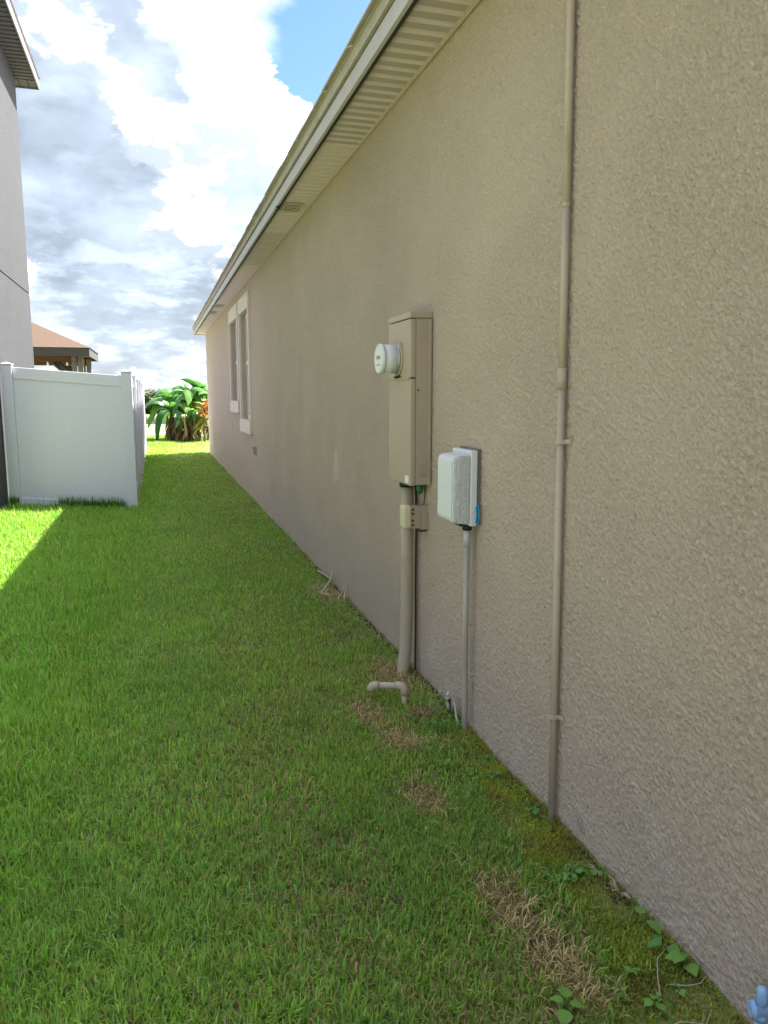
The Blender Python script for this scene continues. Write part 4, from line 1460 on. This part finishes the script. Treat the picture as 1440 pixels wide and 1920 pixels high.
# ------------------------------------------------------------------ banana clump
def banana_leaf(name, L, Wd, arch, seg=9, split=True):
    V, F = [], []
    rnd = random.Random(int(L * 1000 + Wd * 77 + arch * 13))
    for i in range(seg + 1):
        s_ = i / seg
        wv = Wd / 2 * (math.sin(math.pi * min(1, (0.10 + 0.90 * s_)) ** 0.85) ** 0.6 if s_ < 1 else 0.04)
        if s_ < 0.12:
            wv *= 0.25
        an = arch * s_
        xx = L * s_ * math.cos(an * 0.7)
        zz = L * s_ * math.sin(0.9 - an * 1.25)
        jag = rnd.uniform(0.82, 1.05) if split else 1
        V += [(xx, -wv * jag, zz - abs(wv) * 0.25), (xx, -wv * .5, zz + wv * 0.12), (xx, 0, zz), (xx, wv * .5, zz + wv * 0.12), (xx, wv * (2 - jag) * .95, zz - abs(wv) * 0.25)]
    for i in range(seg):
        a = i * 5
        for k in range(4):
            F.append((a + k, a + 5 + k, a + 6 + k, a + 1 + k))
    return mesh_from(name, V, F, True)


M['banana_light'] = leafmat('light_banana_leaf', 0.32, 0.40, col=(0.14, 0.30, 0.06))
M['banana_dark'] = leafmat('dark_banana_leaf', 0.25, 0.38, col=(0.045, 0.13, 0.04))
M['dead_pale'] = leafmat('pale_dry_leaf', 0.08, 0.85, col=(0.34, 0.23, 0.14))
M['dead_dark'] = leafmat('dark_dry_leaf', 0.05, 0.85, col=(0.09, 0.055, 0.035))


def banana_plant(x, y, H, nleaf, nyoung, ndead, L, lab):
    z0 = float(gz(x, y))
    e = empty('banana_plant', lab, 'plant', (x, y, z0), 'banana plants at the end of the lane')
    tube('trunk', [(0, 0, -0.1), (0.02, 0.02, H * 0.5), (0.0, 0.0, H)], [0.08, 0.065, 0.04], 'stem', e, 10)
    a0 = random.uniform(0, 6.28)
    for k in range(nleaf):
        an = a0 + k * 2.4
        Lk = L * random.uniform(0.7, 1.15)
        o = link('leaf', banana_leaf('leaf', Lk, Lk * random.uniform(0.20, 0.31), random.uniform(0.4, 1.5)),
                 random.choice(['banana', 'banana', 'banana_light', 'banana_dark']), e)
        o.location = (math.cos(an) * 0.04, math.sin(an) * 0.04, H * random.uniform(0.72, 1.0))
        o.rotation_euler = (random.uniform(-0.5, 0.5), random.uniform(-0.6, 0.35), an)
    for k in range(nyoung):
        an = random.uniform(3.6, 6.0)
        o = link('leaf', banana_leaf('leaf', L * random.uniform(0.5, 0.75), L * 0.2, random.uniform(0.3, 1.0)), 'banana_young', e)
        o.location = (0, 0, H * random.uniform(0.6, 1.0))
        o.rotation_euler = (random.uniform(-0.3, 0.3), random.uniform(-0.7, 0.2), an)
    for k in range(ndead):
        an = random.uniform(2.6, 6.8)
        hz_ = random.uniform(0.15, 0.95)
        r0 = random.uniform(0.05, 0.32) * (1.2 - 0.6 * hz_)
        Ld = hz_ * random.uniform(0.55, 1.05) + 0.06
        o = link('dead_leaf', banana_leaf('dead_leaf', Ld, random.uniform(0.03, 0.10), random.uniform(0.2, 0.6), 5),
                 random.choice(['banana_dead', 'banana_dead', 'dead_pale', 'dead_dark', 'dead_dark']), e)
        o.location = (math.cos(an) * r0, math.sin(an) * r0, hz_)
        o.rotation_euler = (random.uniform(-0.9, 0.9), random.uniform(1.5, 2.2), an + random.uniform(-0.4, 0.4))
    return e


banana_plant(0.52, 26.9, 1.15, 14, 0, 44, 1.3, 'broad leaved banana plant at the lake side edge of the clump')
banana_plant(0.78, 27.5, 1.45, 14, 0, 30, 1.25, 'tall banana plant at the rear behind the lake side plant')
banana_plant(1.12, 27.2, 1.5, 15, 2, 36, 1.25, 'tallest banana plant in the middle of the clump')
banana_plant(1.28, 26.5, 0.95, 7, 8, 44, 0.80, 'banana plant with bright yellow green young leaves left of the croton')
banana_plant(1.75, 27.2, 1.5, 14, 1, 30, 1.2, 'banana plant half hidden behind the house corner')
banana_plant(0.86, 26.4, 0.55, 7, 3, 44, 0.62, 'short banana sucker in front above the dry leaf skirt')
# red croton
e = empty('croton_plant', 'red leaved croton growing beside the banana clump at the house corner', 'plant', (1.52, 25.9, float(gz(1.52, 25.9))))
tube('trunk', [(0, 0, -0.1), (-0.02, 0, 0.5), (0.02, 0, 1.0)], [0.03, 0.025, 0.015], 'bark', e, 8)
for k in range(46):
    an = random.uniform(0, 6.28)
    o = link('leaf', leaf_mesh('leaf', random.uniform(0.22, 0.36), random.uniform(0.07, 0.11), droop=0.5), random.choice(['red_leaf', 'red_leaf', 'red_leaf', 'yellow_leaf']), e)
    o.location = (0.05 * math.cos(an), 0.05 * math.sin(an), random.uniform(0.75, 1.25))
    o.rotation_euler = (random.uniform(-0.4, 0.4), random.uniform(-1.1, 0.2), an)
for k in range(14):
    an = random.uniform(2.5, 5.6)
    o = link('leaf', leaf_mesh('leaf', random.uniform(0.30, 0.45), 0.10, droop=0.9), 'yellow_leaf', e)
    o.location = (0.05 * math.cos(an), 0.05 * math.sin(an), random.uniform(0.45, 0.75))
    o.rotation_euler = (random.uniform(-0.4, 0.4), random.uniform(-0.3, 0.5), an)


# ------------------------------------------------------------------ far bank trees
def tree(name, x, y, H, Rr, base, lab, col, group, leafs=900, size=0.35):
    z0 = float(gz(x, y))
    e = empty(name, lab, 'tree', (x, y, z0), group)
    tube('trunk', [(0, 0, -0.3), (Rr * 0.05, 0, H * 0.4), (0, 0, H * 0.75)], [Rr * 0.09, Rr * 0.06, Rr * 0.03], 'bark', e, 8)
    n = leafs
    nc = 14
    cc = rng.normal(0, 1, (nc, 3))
    cc /= np.linalg.norm(cc, axis=1)[:, None]
    cc *= rng.uniform(0.25, 0.85, nc)[:, None]
    which = rng.integers(0, nc, n)
    p = cc[which] + rng.normal(0, 0.20, (n, 3))
    zc = base + (H - base) * 0.5
    P3 = p * np.array([Rr, Rr, (H - base) * 0.55]) + np.array([0, 0, zc])
    P3[:, 2] = np.maximum(P3[:, 2], 0.05)
    u_ = rng.normal(0, 1, (n, 3))
    u_ /= np.linalg.norm(u_, axis=1)[:, None]
    v_ = np.cross(u_, rng.normal(0, 1, (n, 3)))
    v_ /= np.linalg.norm(v_, axis=1)[:, None]
    s_ = size * rng.uniform(0.6, 1.4, n)[:, None]
    V = np.stack([P3 - u_ * s_, P3 - v_ * s_ * .5, P3 + u_ * s_, P3 + v_ * s_ * .5], 1).reshape(-1, 3)
    F = [(4 * i, 4 * i + 1, 4 * i + 2, 4 * i + 3) for i in range(n)]
    me = mesh_from('crown', V, F)
    at = me.color_attributes.new('Col', 'FLOAT_COLOR', 'POINT')
    tone = (rng.uniform(0.7, 1.35, nc)[which] * rng.uniform(0.75, 1.3, n))[:, None]
    cl = np.ones((n, 4, 4), np.float32)
    cl[:, :, :3] = (np.array(col) * tone)[:, None, :]
    at.data.foreach_set('color', cl.reshape(-1))
    link('crown', me, 'tree_leaf', e)
    return e


names = ['leftmost', 'second', 'third', 'fourth', 'fifth', 'sixth', 'seventh', 'eighth', 'ninth', 'tenth', 'eleventh', 'last']
for i in range(12):
    xx = -10 + i * 3.4 + random.uniform(-0.8, 0.8)
    yy = 215 + random.uniform(-6, 14)
    H = random.uniform(3.0, 4.0)
    tree('bank_tree', xx, yy, H, random.uniform(2.2, 3.4), 0.8, 'grey green tree on the far lake bank, %s from the left of the row' % names[i], (0.25, 0.28, 0.25), 'trees on the far lake bank', 1300, 0.30)  # distance haze is put into the pale grey leaf colour
for i in range(9):
    xx = -5 + i * 1.55 + random.uniform(-0.3, 0.3)
    yy = 74.5 + random.uniform(0, 2.0)
    tree('bank_shrub', xx, yy, random.uniform(1.5, 2.4), random.uniform(0.9, 1.3), 0.05, 'low olive shrub at the far waterline, %s from the left' % names[i], (0.035, 0.05, 0.014), 'shrubs at the far waterline', 1100, 0.20)
